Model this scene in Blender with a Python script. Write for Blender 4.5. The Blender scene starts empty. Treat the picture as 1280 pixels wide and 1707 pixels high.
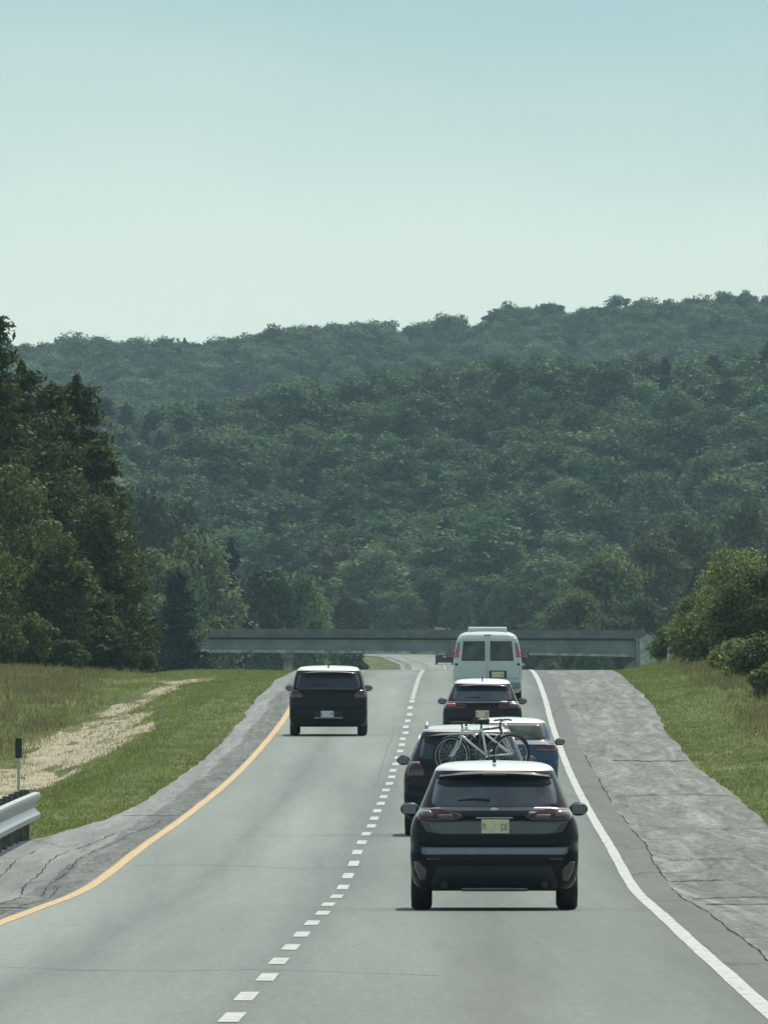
import bpy, bmesh, math, random
import numpy as np
from mathutils import Vector, Matrix

# ------------------------------------------------------------------ camera, sky, sun, exposure
S = bpy.context.scene
COL = S.collection
F = 34460.0            # focal length in photo pixels (1280 wide): a very long lens
YH = 1300.0            # photo row of the horizon
HC = 1.6               # eye height
cd = bpy.data.cameras.new('camera')
cam = bpy.data.objects.new('camera', cd); COL.objects.link(cam)
cd.sensor_fit = 'HORIZONTAL'; cd.sensor_width = 36.0
cd.lens = F/1280.0*36.0
cd.clip_start = 1.0; cd.clip_end = 30000.0
cam.location = (0, 0, HC)
cam.rotation_euler = (math.radians(90)+math.atan((YH-853.5)/F), 0, 0)
S.camera = cam
S.view_settings.view_transform = 'Standard'; S.view_settings.look = 'None'
S.view_settings.gamma = 1.0
S.view_settings.exposure = 0.32
S.render.engine = 'CYCLES'
S.cycles.volume_bounces = 0
S.cycles.max_bounces = 6
S.cycles.transparent_max_bounces = 8

SUN_EL, SUN_AZ = math.radians(52), math.radians(14)       # azimuth clockwise from +Y (ahead)
W = bpy.data.worlds.new('World'); S.world = W; W.use_nodes = True
nt = W.node_tree; nt.nodes.clear()
def wn(t, **k):
    n = nt.nodes.new(t)
    for a, b in k.items(): setattr(n, a, b)
    return n
sky = wn('ShaderNodeTexSky'); sky.sky_type = 'NISHITA'; sky.sun_disc = False
sky.sun_elevation = SUN_EL; sky.sun_rotation = SUN_AZ
sky.air_density = 1.2; sky.dust_density = 1.5; sky.ozone_density = 1.0
bg = wn('ShaderNodeBackground'); bg.inputs[1].default_value = 0.125
tc = wn('ShaderNodeTexCoord'); sep = wn('ShaderNodeSeparateXYZ')
ramp = wn('ShaderNodeValToRGB')           # pale band of sky near the horizon
mr = wn('ShaderNodeMapRange'); mr.inputs[1].default_value = 0.010; mr.inputs[2].default_value = 0.042
SKYE = [(0.0, (0.90, 0.985, 0.86)), (0.50, (0.82, 0.945, 0.84)), (0.70, (0.64, 0.81, 0.76)), (0.86, (0.50, 0.70, 0.70)), (1.0, (0.42, 0.63, 0.66))]
e = ramp.color_ramp.elements
e[0].position, e[0].color = SKYE[0][0], (*SKYE[0][1], 1)
e[1].position, e[1].color = SKYE[-1][0], (*SKYE[-1][1], 1)
for p, c in SKYE[1:-1]:
    q = e.new(p); q.color = (*c, 1)
mul = wn('ShaderNodeVectorMath', operation='SCALE'); mul.inputs[3].default_value = 5.75
snz = wn('ShaderNodeTexNoise'); snz.inputs['Scale'].default_value = 30; snz.inputs['Detail'].default_value = 3
smp = wn('ShaderNodeMapping'); smp.inputs['Scale'].default_value = (1, 1, 3)
sad = wn('ShaderNodeMath', operation='MULTIPLY_ADD'); sad.inputs[1].default_value = 0.010; sad.inputs[2].default_value = -0.005
sadd = wn('ShaderNodeMath', operation='ADD')
mr2 = wn('ShaderNodeMapRange'); mr2.inputs[1].default_value = 0.05; mr2.inputs[2].default_value = 0.18
mix = wn('ShaderNodeMixRGB')
out = wn('ShaderNodeOutputWorld')
L = nt.links.new
L(tc.outputs['Generated'], sep.inputs[0]); L(tc.outputs['Generated'], smp.inputs[0]); L(smp.outputs[0], snz.inputs[0])
L(snz.outputs[0], sad.inputs[0]); L(sad.outputs[0], sadd.inputs[0]); L(sep.outputs[2], sadd.inputs[1])
L(sadd.outputs[0], mr.inputs[0]); L(mr.outputs[0], ramp.inputs[0])
L(ramp.outputs[0], mul.inputs[0]); L(sep.outputs[2], mr2.inputs[0])
wb = wn('ShaderNodeVectorMath', operation='MULTIPLY'); wb.inputs[1].default_value = (1.04, 1.03, 0.84)
L(sky.outputs[0], wb.inputs[0])
L(mr2.outputs[0], mix.inputs[0]); L(mul.outputs[0], mix.inputs[1]); L(wb.outputs[0], mix.inputs[2])
L(mix.outputs[0], bg.inputs[0]); L(bg.outputs[0], out.inputs[0])

sd = bpy.data.lights.new('sun', 'SUN'); sd.energy = 2.9; sd.angle = math.radians(0.5); sd.color = (1, 0.95, 0.87)
sun = bpy.data.objects.new('sun', sd); COL.objects.link(sun)
sdir = Vector((math.sin(SUN_AZ)*math.cos(SUN_EL), math.cos(SUN_AZ)*math.cos(SUN_EL), math.sin(SUN_EL)))
sun.rotation_euler = sdir.to_track_quat('Z', 'Y').to_euler()
sun.location = (0, 0, 200)

# ------------------------------------------------------------------ helpers
rng = np.random.default_rng(7)
random.seed(7)

def tag(o, label=None, cat=None, group=None, kind=None):
    if label: o['label'] = label
    if cat: o['category'] = cat
    if group: o['group'] = group
    if kind: o['kind'] = kind
    return o

def link(name, me, parent=None):
    o = bpy.data.objects.new(name, me); COL.objects.link(o)
    if parent is not None: o.parent = parent
    return o

def mesh_obj(name, verts, faces, mat, parent=None, smooth=False):
    me = bpy.data.meshes.new(name); me.from_pydata([tuple(v) for v in verts], [], faces)
    me.materials.append(mat)
    if smooth: me.polygons.foreach_set('use_smooth', [True]*len(me.polygons))
    me.update()
    return link(name, me, parent)

def np_mesh(name, V, NV, mat):
    """V: (n*NV,3) vertices, each run of NV vertices is one face."""
    me = bpy.data.meshes.new(name)
    n = len(V)//NV
    me.vertices.add(len(V)); me.vertices.foreach_set('co', V.astype(np.float32).ravel())
    me.loops.add(len(V)); me.loops.foreach_set('vertex_index', np.arange(len(V), dtype=np.int32))
    me.polygons.add(n); me.polygons.foreach_set('loop_start', np.arange(0, len(V), NV, dtype=np.int32))
    me.materials.append(mat); me.update(calc_edges=True); me.validate()
    return me

class MB:
    def __init__(s): s.v = []; s.f = []
    def add(s, vs, fs):
        b = len(s.v); s.v += [tuple(v) for v in vs]; s.f += [tuple(i+b for i in f) for f in fs]; return s
    def box(s, c, d, bev=0.0, rot=None):
        bm = bmesh.new(); bmesh.ops.create_cube(bm, size=1)
        bmesh.ops.scale(bm, vec=d, verts=bm.verts)
        if bev: bmesh.ops.bevel(bm, geom=bm.edges[:], offset=bev, segments=2, affect='EDGES', profile=0.7)
        M = Matrix.Translation(c) @ (rot.to_4x4() if rot else Matrix.Identity(4))
        bm.verts.ensure_lookup_table(); bm.verts.index_update()
        s.add([M @ v.co for v in bm.verts], [[v.index for v in f.verts] for f in bm.faces]); bm.free(); return s
    def tube(s, pts, rad, n=8, cap=True):
        pts = [Vector(p) for p in pts]; rr = rad if isinstance(rad, (list, tuple)) else [rad]*len(pts)
        vs = []; fs = []
        for i, p in enumerate(pts):
            t = (pts[min(i+1, len(pts)-1)]-pts[max(i-1, 0)]).normalized()
            a = t.orthogonal().normalized()
            if i and 'pa' in locals():
                a = (pa - t*pa.dot(t)).normalized()
            pa = a; b = t.cross(a)
            for k in range(n):
                th = 2*math.pi*k/n; vs.append(p+(a*math.cos(th)+b*math.sin(th))*rr[i])
        for i in range(len(pts)-1):
            for k in range(n):
                fs.append((i*n+k, i*n+(k+1) % n, (i+1)*n+(k+1) % n, (i+1)*n+k))
        if cap: fs += [tuple(range(n))[::-1], tuple(range((len(pts)-1)*n, len(pts)*n))]
        return s.add(vs, fs)
    def ring(s, c, R, r, axis='y', n=36, m=8):
        vs = []; fs = []
        for i in range(n):
            a = 2*math.pi*i/n
            for j in range(m):
                b = 2*math.pi*j/m; q = R+r*math.cos(b); h = r*math.sin(b)
                if axis == 'y': p = (q*math.cos(a), h, q*math.sin(a))
                else: p = (h, q*math.cos(a), q*math.sin(a))
                vs.append((c[0]+p[0], c[1]+p[1], c[2]+p[2]))
        for i in range(n):
            for j in range(m):
                fs.append((i*m+j, ((i+1) % n)*m+j, ((i+1) % n)*m+(j+1) % m, i*m+(j+1) % m))
        return s.add(vs, fs)
    def ball(s, c, d, nu=16, nv=10):
        vs = []; fs = []
        for j in range(1, nv):
            t = math.pi*j/nv
            for i in range(nu):
                a = 2*math.pi*i/nu
                vs.append((c[0]+d[0]*math.sin(t)*math.cos(a), c[1]+d[1]*math.sin(t)*math.sin(a), c[2]+d[2]*math.cos(t)))
        for j in range(nv-2):
            for i in range(nu): fs.append((j*nu+i, j*nu+(i+1) % nu, (j+1)*nu+(i+1) % nu, (j+1)*nu+i))
        fs += [tuple(range(nu)), tuple(range((nv-2)*nu, (nv-1)*nu))[::-1]]
        return s.add(vs, fs)
    def lathe(s, prof, c, n=32):
        """prof: (radius, x) pairs round an axis along X."""
        vs = []; fs = []; m = len(prof)
        for i in range(n):
            a = 2*math.pi*i/n
            for r, x in prof: vs.append((c[0]+x, c[1]+r*math.cos(a), c[2]+r*math.sin(a)))
        for i in range(n):
            for j in range(m-1): fs.append((i*m+j, ((i+1) % n)*m+j, ((i+1) % n)*m+j+1, i*m+j+1))
        return s.add(vs, fs)
    def build(s, name, mat, parent=None, smooth=False):
        return mesh_obj(name, s.v, s.f, mat, parent, smooth)

def empty(name, loc, rot=(0, 0, 0)):
    o = bpy.data.objects.new(name, None); COL.objects.link(o); o.empty_display_size = 0.3
    o.location = loc; o.rotation_euler = rot; return o

# ------------------------------------------------------------------ materials
class Mat:
    def __init__(s, name):
        s.m = bpy.data.materials.new(name); s.m.use_nodes = True; s.t = s.m.node_tree
        s.b = s.t.nodes['Principled BSDF']; s.o = s.t.nodes['Material Output']
    def n(s, t, **k):
        q = s.t.nodes.new(t)
        for a, b in k.items(): setattr(q, a, b)
        return q
    def l(s, a, b): s.t.links.new(a, b)
    def coord(s, scale=(1, 1, 1), which='Object'):
        c = s.n('ShaderNodeTexCoord'); m = s.n('ShaderNodeMapping'); m.inputs['Scale'].default_value = scale
        s.l(c.outputs[which], m.inputs[0]); return m.outputs[0]
    def noise(s, vec, scale, detail=4, rough=0.6, dist=0.0):
        q = s.n('ShaderNodeTexNoise'); q.inputs['Scale'].default_value = scale; q.inputs['Detail'].default_value = detail
        q.inputs['Roughness'].default_value = rough; q.inputs['Distortion'].default_value = dist
        s.l(vec, q.inputs[0]); return q.outputs[0]
    def ramp(s, fac, stops):
        r = s.n('ShaderNodeValToRGB'); e = r.color_ramp.elements
        e[0].position, e[0].color = stops[0][0], (*stops[0][1], 1)
        e[1].position, e[1].color = stops[-1][0], (*stops[-1][1], 1)
        for p, c in stops[1:-1]: e.new(p).color = (*c, 1)
        s.l(fac, r.inputs[0]); return r.outputs[0]
    def mixc(s, fac, a, b, mode='MIX'):
        q = s.n('ShaderNodeMixRGB', blend_type=mode)
        for i, v in ((0, fac), (1, a), (2, b)):
            if hasattr(v, 'links'): s.l(v, q.inputs[i])
            elif isinstance(v, (int, float)): q.inputs[i].default_value = v
            else: q.inputs[i].default_value = (*v, 1)
        return q.outputs[0]
    def math(s, op, a, b=0.0, c=0.0):
        q = s.n('ShaderNodeMath', operation=op)
        for i, v in ((0, a), (1, b), (2, c)):
            if hasattr(v, 'links'): s.l(v, q.inputs[i])
            else: q.inputs[i].default_value = v
        return q.outputs[0]
    def bump(s, h, strength=0.3, dist=0.02):
        q = s.n('ShaderNodeBump'); q.inputs['Strength'].default_value = strength; q.inputs['Distance'].default_value = dist
        s.l(h, q.inputs['Height']); s.l(q.outputs[0], s.b.inputs['Normal'])
    def base(s, c):
        if hasattr(c, 'links'): s.l(c, s.b.inputs['Base Color'])
        else: s.b.inputs['Base Color'].default_value = (*c, 1)

def simple(name, c, rough=0.5, metal=0.0, coat=0.0, spec=0.5, vary=0.15, vs=6.0, emit=0.0):
    m = Mat(name)
    nz = m.noise(m.coord(), vs, 4)
    lo = tuple(v*(1-vary) for v in c); hi = tuple(min(1, v*(1+vary)) for v in c)
    m.base(m.ramp(nz, [(0.3, lo), (0.7, hi)]))
    m.b.inputs['Roughness'].default_value = rough; m.b.inputs['Metallic'].default_value = metal
    m.b.inputs['Coat Weight'].default_value = coat; m.b.inputs['Coat Roughness'].default_value = 0.06
    m.b.inputs['Specular IOR Level'].default_value = spec
    if emit:
        m.b.inputs['Emission Color'].default_value = (*c, 1); m.b.inputs['Emission Strength'].default_value = emit
    return m.m

def paint(name, c, rough=0.4, dust=0.12):
    """clear-coated car paint with road dust that thickens towards the sills"""
    m = Mat(name)
    v = m.coord(); nz = m.noise(v, 3.0, 5); sp = m.n('ShaderNodeSeparateXYZ'); m.l(v, sp.inputs[0])
    low = m.n('ShaderNodeMapRange'); low.inputs[1].default_value = 0.9; low.inputs[2].default_value = 0.15
    low.inputs[3].default_value = 0.05; low.inputs[4].default_value = 0.75; m.l(sp.outputs[2], low.inputs[0])
    f = m.math('MULTIPLY', m.math('MULTIPLY', nz, low.outputs[0]), dust)
    m.base(m.mixc(f, c, (0.10, 0.095, 0.085)))
    r = m.math('ADD', f, rough); m.l(r, m.b.inputs['Roughness'])
    m.b.inputs['Coat Weight'].default_value = 0.7; m.b.inputs['Coat Roughness'].default_value = 0.06; m.b.inputs['Coat IOR'].default_value = 1.30
    m.b.inputs['Specular IOR Level'].default_value = 0.03
    return m.m

def leafmat(name, cs, transl=0.35, hue=(0.485, 0.54), val=(0.6, 1.5)):
    m = Mat(name)
    geo = m.n('ShaderNodeNewGeometry'); oi = m.n('ShaderNodeObjectInfo')
    a = m.ramp(geo.outputs['Random Per Island'], [(0, cs[0]), (0.55, cs[1]), (1, cs[2])])
    h = m.n('ShaderNodeHueSaturation')
    hr = m.n('ShaderNodeMapRange'); hr.inputs[3].default_value = hue[0]; hr.inputs[4].default_value = hue[1]
    m.l(oi.outputs['Random'], hr.inputs[0]); m.l(hr.outputs[0], h.inputs['Hue'])
    wn_ = m.n('ShaderNodeTexWhiteNoise', noise_dimensions='1D'); m.l(oi.outputs['Random'], wn_.inputs['W'])
    vr = m.n('ShaderNodeMapRange'); vr.inputs[3].default_value = val[0]; vr.inputs[4].default_value = val[1]
    m.l(wn_.outputs[0], vr.inputs[0])
    lmap = m.n('ShaderNodeMapping'); lmap.inputs['Scale'].default_value = (0.045, 0.018, 0.0); m.l(oi.outputs['Location'], lmap.inputs[0])
    reg = m.ramp(m.noise(lmap.outputs[0], 1.0, 3, 0.6), [(0.36, (0.66, 0.66, 0.66)), (0.64, (1.35, 1.35, 1.35))])
    vv_ = m.math('MULTIPLY', vr.outputs[0], reg); m.l(vv_, h.inputs['Value'])
    nz = m.noise(m.coord(), 0.55, 2); cl = m.ramp(nz, [(0.35, (0.72, 0.72, 0.75)), (0.65, (1.22, 1.22, 1.12))])
    c = m.mixc(1.0, a, cl, 'MULTIPLY'); m.l(c, h.inputs['Color'])
    m.l(h.outputs[0], m.b.inputs['Base Color']); m.b.inputs['Roughness'].default_value = 0.6
    m.b.inputs['Specular IOR Level'].default_value = 0.10
    tr = m.n('ShaderNodeBsdfTranslucent'); m.l(h.outputs[0], tr.inputs[0])
    mx = m.n('ShaderNodeMixShader'); mx.inputs[0].default_value = transl
    m.l(m.b.outputs[0], mx.inputs[1]); m.l(tr.outputs[0], mx.inputs[2]); m.l(mx.outputs[0], m.o.inputs[0])
    return m.m

M = {}
def asphalt():
    m = Mat('road_asphalt')
    v = m.coord((1, 0.013, 1)); big = m.noise(v, 0.6, 3, 0.5); mid = m.noise(v, 2.6, 6, 0.75)
    fine = m.noise(m.coord((1, 0.03, 1)), 20, 4, 0.8)
    c = m.ramp(big, [(0.3, (0.182, 0.206, 0.186)), (0.5, (0.222, 0.246, 0.222)), (0.72, (0.258, 0.282, 0.253))])
    c = m.mixc(0.55, c, m.ramp(mid, [(0.25, (0.42, 0.42, 0.43)), (0.6, (0.53, 0.53, 0.53)), (0.8, (0.6, 0.6, 0.59))]), 'OVERLAY')
    c = m.mixc(0.35, c, m.ramp(fine, [(0.3, (0.35, 0.35, 0.35)), (0.7, (0.66, 0.66, 0.66))]), 'OVERLAY')
    # wheel tracks worn along each lane (uses the across-the-road coordinate stored in the mesh)
    at = m.n('ShaderNodeAttribute', attribute_name='across')
    w = m.math('ABSOLUTE', m.math('SINE', m.math('MULTIPLY', m.math('ADD', at.outputs['Fac'], 0.0), 0.93*math.pi/1.7)))
    wr = m.ramp(m.math('MULTIPLY_ADD', mid, 0.5, m.math('MULTIPLY', w, 0.75)), [(0.15, (0.74, 0.745, 0.75)), (0.9, (1.07, 1.07, 1.07))])
    c = m.mixc(1.0, c, wr, 'MULTIPLY')
    lf = m.ramp(at.outputs['Fac'], [(0.0, (1.0, 1.0, 1.0)), (1.0, (0.86, 0.86, 0.85))])
    m.base(m.mixc(1.0, c, lf, 'MULTIPLY')); m.b.inputs['Roughness'].default_value = 0.88
    m.b.inputs['Specular IOR Level'].default_value = 0.12
    m.bump(fine, 0.15, 0.004)
    return m.m
def shoulder(name, lo, mi, hi, streak=1.0, warm=(0.2, 0.2, 0.2)):
    m = Mat(name)
    v = m.coord((1.0, 0.014, 1)); a = m.noise(v, 1.5, 7, 0.8, 1.4); b = m.noise(m.coord((1, 0.05, 1)), 4.5, 7, 0.85, 1.0)
    c = m.ramp(a, [(0.3, lo), (0.5, mi), (0.68, hi)])
    c = m.mixc(0.75*streak, c, m.ramp(b, [(0.32, (0.18, 0.18, 0.20)), (0.5, (0.5, 0.5, 0.5)), (0.66, (0.80, 0.79, 0.75))]), 'OVERLAY')
    vo = m.n('ShaderNodeTexVoronoi', feature='DISTANCE_TO_EDGE'); vo.inputs['Scale'].default_value = 0.30
    dv = m.n('ShaderNodeVectorMath', operation='ADD'); nn = m.n('ShaderNodeTexNoise'); nn.inputs['Scale'].default_value = 1.4
    vv = m.coord((1.1, 0.05, 1)); m.l(vv, nn.inputs[0]); m.l(vv, dv.inputs[0]); m.l(nn.outputs['Color'], dv.inputs[1]); m.l(dv.outputs[0], vo.inputs[0])
    cr = m.ramp(vo.outputs['Distance'], [(0.0, (0.66, 0.66, 0.66)), (0.006, (0.86, 0.86, 0.86)), (0.014, (1, 1, 1))])
    c = m.mixc(1.0, c, cr, 'MULTIPLY')
    m.base(c); m.b.inputs['Roughness'].default_value = 0.95; m.b.inputs['Specular IOR Level'].default_value = 0.1
    m.bump(b, 0.3, 0.01)
    return m.m
def groundmat():
    m = Mat('ground_soil')
    v = m.coord((1, 0.10, 1)); a = m.noise(v, 0.5, 4, 0.6, 0.5); b = m.noise(m.coord((1, 0.3, 1)), 5, 5, 0.8)
    c = m.ramp(a, [(0.35, (0.08, 0.11, 0.04)), (0.55, (0.13, 0.155, 0.06)), (0.75, (0.19, 0.185, 0.095))])
    c = m.mixc(0.6, c, m.ramp(b, [(0.3, (0.3, 0.3, 0.3)), (0.7, (0.7, 0.7, 0.68))]), 'OVERLAY')
    m.base(c); m.b.inputs['Roughness'].default_value = 1.0; m.b.inputs['Specular IOR Level'].default_value = 0.05
    return m.m
def linemat(name, c, worn):
    m = Mat(name); v = m.coord((1, 0.10, 1)); a = m.noise(v, 9, 5, 0.8)
    m.base(m.ramp(a, [(0.32, tuple(x*.75 for x in worn)), (0.41, worn), (0.48, tuple(x*0.88 for x in c)), (0.72, c)])); m.b.inputs['Roughness'].default_value = 0.7
    return m.m
M['asphalt'] = asphalt()
M['shoulder_r'] = shoulder('old_shoulder', (0.115, 0.122, 0.110), (0.205, 0.213, 0.192), (0.325, 0.332, 0.298))
M['shoulder_l'] = shoulder('cracked_shoulder', (0.10, 0.106, 0.098), (0.155, 0.164, 0.15), (0.235, 0.245, 0.225))
M['gravel'] = shoulder('gravel_edge', (0.17, 0.182, 0.168), (0.235, 0.248, 0.23), (0.33, 0.345, 0.32), 0.5)
M['edge_asphalt'] = shoulder('edge_asphalt', (0.15, 0.158, 0.144), (0.17, 0.178, 0.162), (0.195, 0.203, 0.185), 0.25)
M['ground'] = groundmat()
M['white_line'] = linemat('white_line_paint', (0.46, 0.49, 0.455), (0.30, 0.315, 0.29))
M['worn_line'] = linemat('worn_line_paint', (0.36, 0.365, 0.33), (0.24, 0.25, 0.235))
M['yellow_line'] = linemat('yellow_line_paint', (0.56, 0.36, 0.115), (0.40, 0.28, 0.12))
M['crack'] = simple('crack_tone', (0.055, 0.056, 0.053), 1.0, spec=0.0, vary=0.4)  # dark tone of the pavement cracks
M['seal'] = simple('crack_sealant', (0.125, 0.135, 0.128), 0.8, spec=0.1, vary=0.3, vs=0.6)
M['bark'] = simple('bark', (0.07, 0.055, 0.042), 0.9, vary=0.4, vs=9)
M['steel'] = simple('galvanised_steel', (0.20, 0.215, 0.24), 0.34, metal=0.8, vary=0.25, vs=3)
M['wood_post'] = simple('weathered_timber', (0.13, 0.115, 0.09), 0.9, vary=0.4, vs=12)
M['concrete'] = simple('bridge_concrete', (0.30, 0.325, 0.29), 0.9, vary=0.3, vs=1.2)
M['girder'] = simple('painted_girder', (0.20, 0.235, 0.21), 0.7, vary=0.35, vs=0.5)
M['parapet'] = simple('parapet_concrete', (0.16, 0.16, 0.15), 0.9, vary=0.3, vs=1.0)
M['deck_shade'] = simple('shaded_deck_edge', (0.02, 0.022, 0.024), 0.9)  # near black: the overhang's shade put into the deck colour
M['pale_concrete'] = simple('pale_stained_concrete', (0.40, 0.40, 0.36), 0.9, vary=0.6, vs=1.8)
M['tyre'] = simple('tyre_rubber', (0.018, 0.018, 0.019), 0.75, vary=0.3)
M['rim'] = simple('wheel_alloy', (0.25, 0.25, 0.26), 0.35, metal=0.8)
M['black'] = simple('black_plastic', (0.014, 0.014, 0.016), 0.55, vary=0.3)
M['under'] = simple('underbody', (0.012, 0.012, 0.012), 0.9, vary=0.3)
M['glass'] = simple('tinted_glass', (0.028, 0.030, 0.033), 0.06, spec=0.9, vary=0.35, vs=2.2)
M['glass_grey'] = simple('grey_tinted_glass', (0.115, 0.113, 0.118), 0.12, spec=0.7, vary=0.35, vs=2.5)
M['glass_green'] = simple('greenish_glass', (0.085, 0.095, 0.082), 0.05, spec=0.35, vary=0.55, vs=3.0)
M['red'] = simple('tail_lamp_lens', (0.065, 0.004, 0.006), 0.15, coat=1.0, vary=0.3)
M['redb'] = simple('bright_lamp_lens', (0.55, 0.07, 0.035), 0.15, coat=1.0, vary=0.2)
M['clear'] = simple('clear_lamp_lens', (0.14, 0.085, 0.082), 0.12, coat=1.0, vary=0.3)
M['chrome'] = simple('chrome_trim', (0.55, 0.56, 0.58), 0.18, metal=1.0, vary=0.05)
M['satin'] = simple('satin_silver_trim', (0.25, 0.26, 0.285), 0.4, metal=0.3, vary=0.12)
M['plate_cream'] = simple('cream_plate', (0.78, 0.72, 0.47), 0.5, vary=0.12, vs=14)
M['plate_white'] = simple('white_plate', (0.70, 0.71, 0.74), 0.5, vary=0.1)
M['plate_ink'] = simple('plate_characters', (0.24, 0.20, 0.13), 0.6)
M['p_black'] = paint('black_paint', (0.010, 0.010, 0.012))
M['p_charcoal'] = paint('dark_charcoal_paint', (0.018, 0.018, 0.021))
M['p_plum'] = paint('dark_plum_paint', (0.030, 0.014, 0.022))
M['p_blue'] = paint('slate_blue_paint', (0.055, 0.10, 0.175), dust=0.15)
M['p_white'] = paint('white_paint', (0.66, 0.70, 0.65), rough=0.3, dust=0.25)
M['p_roof_sky'] = simple('sun_dulled_dark_roof', (0.52, 0.55, 0.56), 0.4, coat=1.0, vary=0.12)  # pale tone for dark cars' roofs: reflected sky put into the colour
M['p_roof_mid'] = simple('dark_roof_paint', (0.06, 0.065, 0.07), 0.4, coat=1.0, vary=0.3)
M['p_panel'] = simple('grey_lit_panel_paint', (0.045, 0.045, 0.052), 0.3, coat=1.0, vary=0.2)  # greyer than the black body: tailgate reflections put into the colour
M['bike_white'] = simple('white_bike_paint', (0.85, 0.88, 0.80), 0.35, coat=0.6)
M['bike_dark'] = simple('dark_bike_paint', (0.03, 0.05, 0.075), 0.35, coat=0.6)
M['sign_dark'] = simple('dark_marker_plate', (0.03, 0.035, 0.035), 0.6)
M['post_white'] = simple('white_post_paint', (0.55, 0.57, 0.53), 0.7, vary=0.2)
GR = [(0.035, 0.055, 0.018), (0.055, 0.078, 0.024), (0.085, 0.105, 0.034)]
M['leaf_a'] = leafmat('broadleaf_foliage', [(0.028, 0.054, 0.020), (0.054, 0.094, 0.032), (0.10, 0.148, 0.050)])
M['leaf_near'] = leafmat('near_foliage', [(0.038, 0.052, 0.015), (0.078, 0.100, 0.028), (0.15, 0.172, 0.05)], hue=(.497, .512), val=(.85, 1.25))
M['leaf_right'] = leafmat('light_verge_foliage', [(0.066, 0.092, 0.030), (0.135, 0.175, 0.056), (0.23, 0.275, 0.095)], 0.45, hue=(.495, .51), val=(.85, 1.2))
M['leaf_mid'] = leafmat('pale_tree_foliage', [(0.065, 0.10, 0.046), (0.115, 0.165, 0.074), (0.18, 0.235, 0.105)], 0.45, hue=(.49, .515), val=(.8, 1.2))
M['leaf_pine'] = leafmat('pine_needles', [(0.036, 0.052, 0.014), (0.078, 0.102, 0.026), (0.15, 0.180, 0.048)], 0.3, hue=(.500, .514), val=(.75, 1.15))
M['leaf_spruce'] = leafmat('spruce_needles', [(0.012, 0.024, 0.022), (0.022, 0.038, 0.034), (0.036, 0.055, 0.046)], 0.12)
M['leaf_light'] = leafmat('light_foliage', [(0.05, 0.085, 0.036), (0.085, 0.135, 0.055), (0.13, 0.18, 0.075)])
M['grass'] = leafmat('grass_blades', [(0.17, 0.195, 0.055), (0.265, 0.285, 0.085), (0.39, 0.395, 0.14)], 0.3, val=(.95, 1.05))
M['dry'] = leafmat('dry_grass_blades', [(0.23, 0.22, 0.125), (0.32, 0.30, 0.18), (0.41, 0.385, 0.25)], 0.3, val=(.95, 1.05))
M['weed'] = leafmat('weed_stalks', [(0.12, 0.12, 0.05), (0.21, 0.195, 0.09), (0.32, 0.28, 0.145)], 0.3)
M['sand'] = simple('pale_sandy_soil', (0.40, 0.355, 0.25), 1.0, spec=0.05, vary=0.25, vs=1.5)

# ------------------------------------------------------------------ the lie of the land
def row2z(d, row): return HC+d*(YH-row)/F
def px(x, d): return (x-640.0)*d/F
_k = [(138.4, 1700), (150.6, 1665), (162.8, 1632), (175, 1605.4), (187.2, 1582), (199.4, 1560.5), (211.6, 1541), (223.8, 1524.5), (236, 1510),
      (248.2, 1497.5), (260.4, 1482), (272.6, 1462.5), (284.8, 1441.5), (297, 1422.5), (309.2, 1406), (321.4, 1392), (333.6, 1379),
      (345.8, 1366), (358, 1353.5), (370.2, 1341), (382.4, 1330), (394.6, 1318.7), (406.8, 1307.7), (419, 1297), (431.2, 1286),
      (443.4, 1275), (455.6, 1264.5), (467.8, 1253.5), (480, 1242.8), (492.2, 1233), (504.4, 1223), (516.6, 1213), (528.8, 1203),
      (541, 1192.5), (553, 1181), (565.4, 1170), (585, 1157), (605, 1146), (630, 1134), (655, 1126), (680, 1120.5), (700, 1118), (720, 1117.2), (745, 1118)]
_zd = [-3000, -500, 0, 60, 100] + [a for a, b in _k] + [800, 900, 1000, 1250, 1500, 1750, 2030, 2300, 2500, 2700]
_zz = [0, 0, -0.05, -0.06, -0.03] + [row2z(a, b) for a, b in _k] + [5.5, 5.2, 5.0, 5.0, 5.7, 8.6, 12.9, 15.4, 16.9, 18.5]
_zd = np.array(_zd, float); _zz = np.array(_zz, float)
def roadz_raw(d): return np.interp(d, _zd, _zz)
YR = np.concatenate([np.arange(-3000, -100, 145), np.arange(-100, 100, 25), np.arange(100, 760, 4.0), np.arange(760, 1480, 12),
                     np.arange(1480, 1520, 3), np.arange(1520, 2700, 14), np.arange(2700, 5400, 22), np.arange(5400, 7001, 160)])
_s = np.arange(-3000, 7001, 2.0); _r = roadz_raw(_s)
ker = np.ones(5)/5; _r2 = np.convolve(np.pad(_r, 2, 'edge'), ker, 'valid')
def zroad(d): return np.interp(d, _s, _r2)
ZR = zroad(YR)
def zlin(d): return np.interp(d, YR, ZR)
_xd = np.array([-3000, 720, 1100, 1500, 1800, 2030, 2250, 2350, 2450, 2560, 2700, 7000.])
_xx = np.array([-1.034+0.0042157*(-3138.4), 1.417, 3.2, 4.9, 5.9, 5.9, 4.0, 0.0, -12.0, -45.0, -110.0, -110.0])
def xdash(d): return np.interp(d, _xd, _xx)

def smooth01(t): t = np.clip(t, 0, 1); return t*t*(3-2*t)
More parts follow.
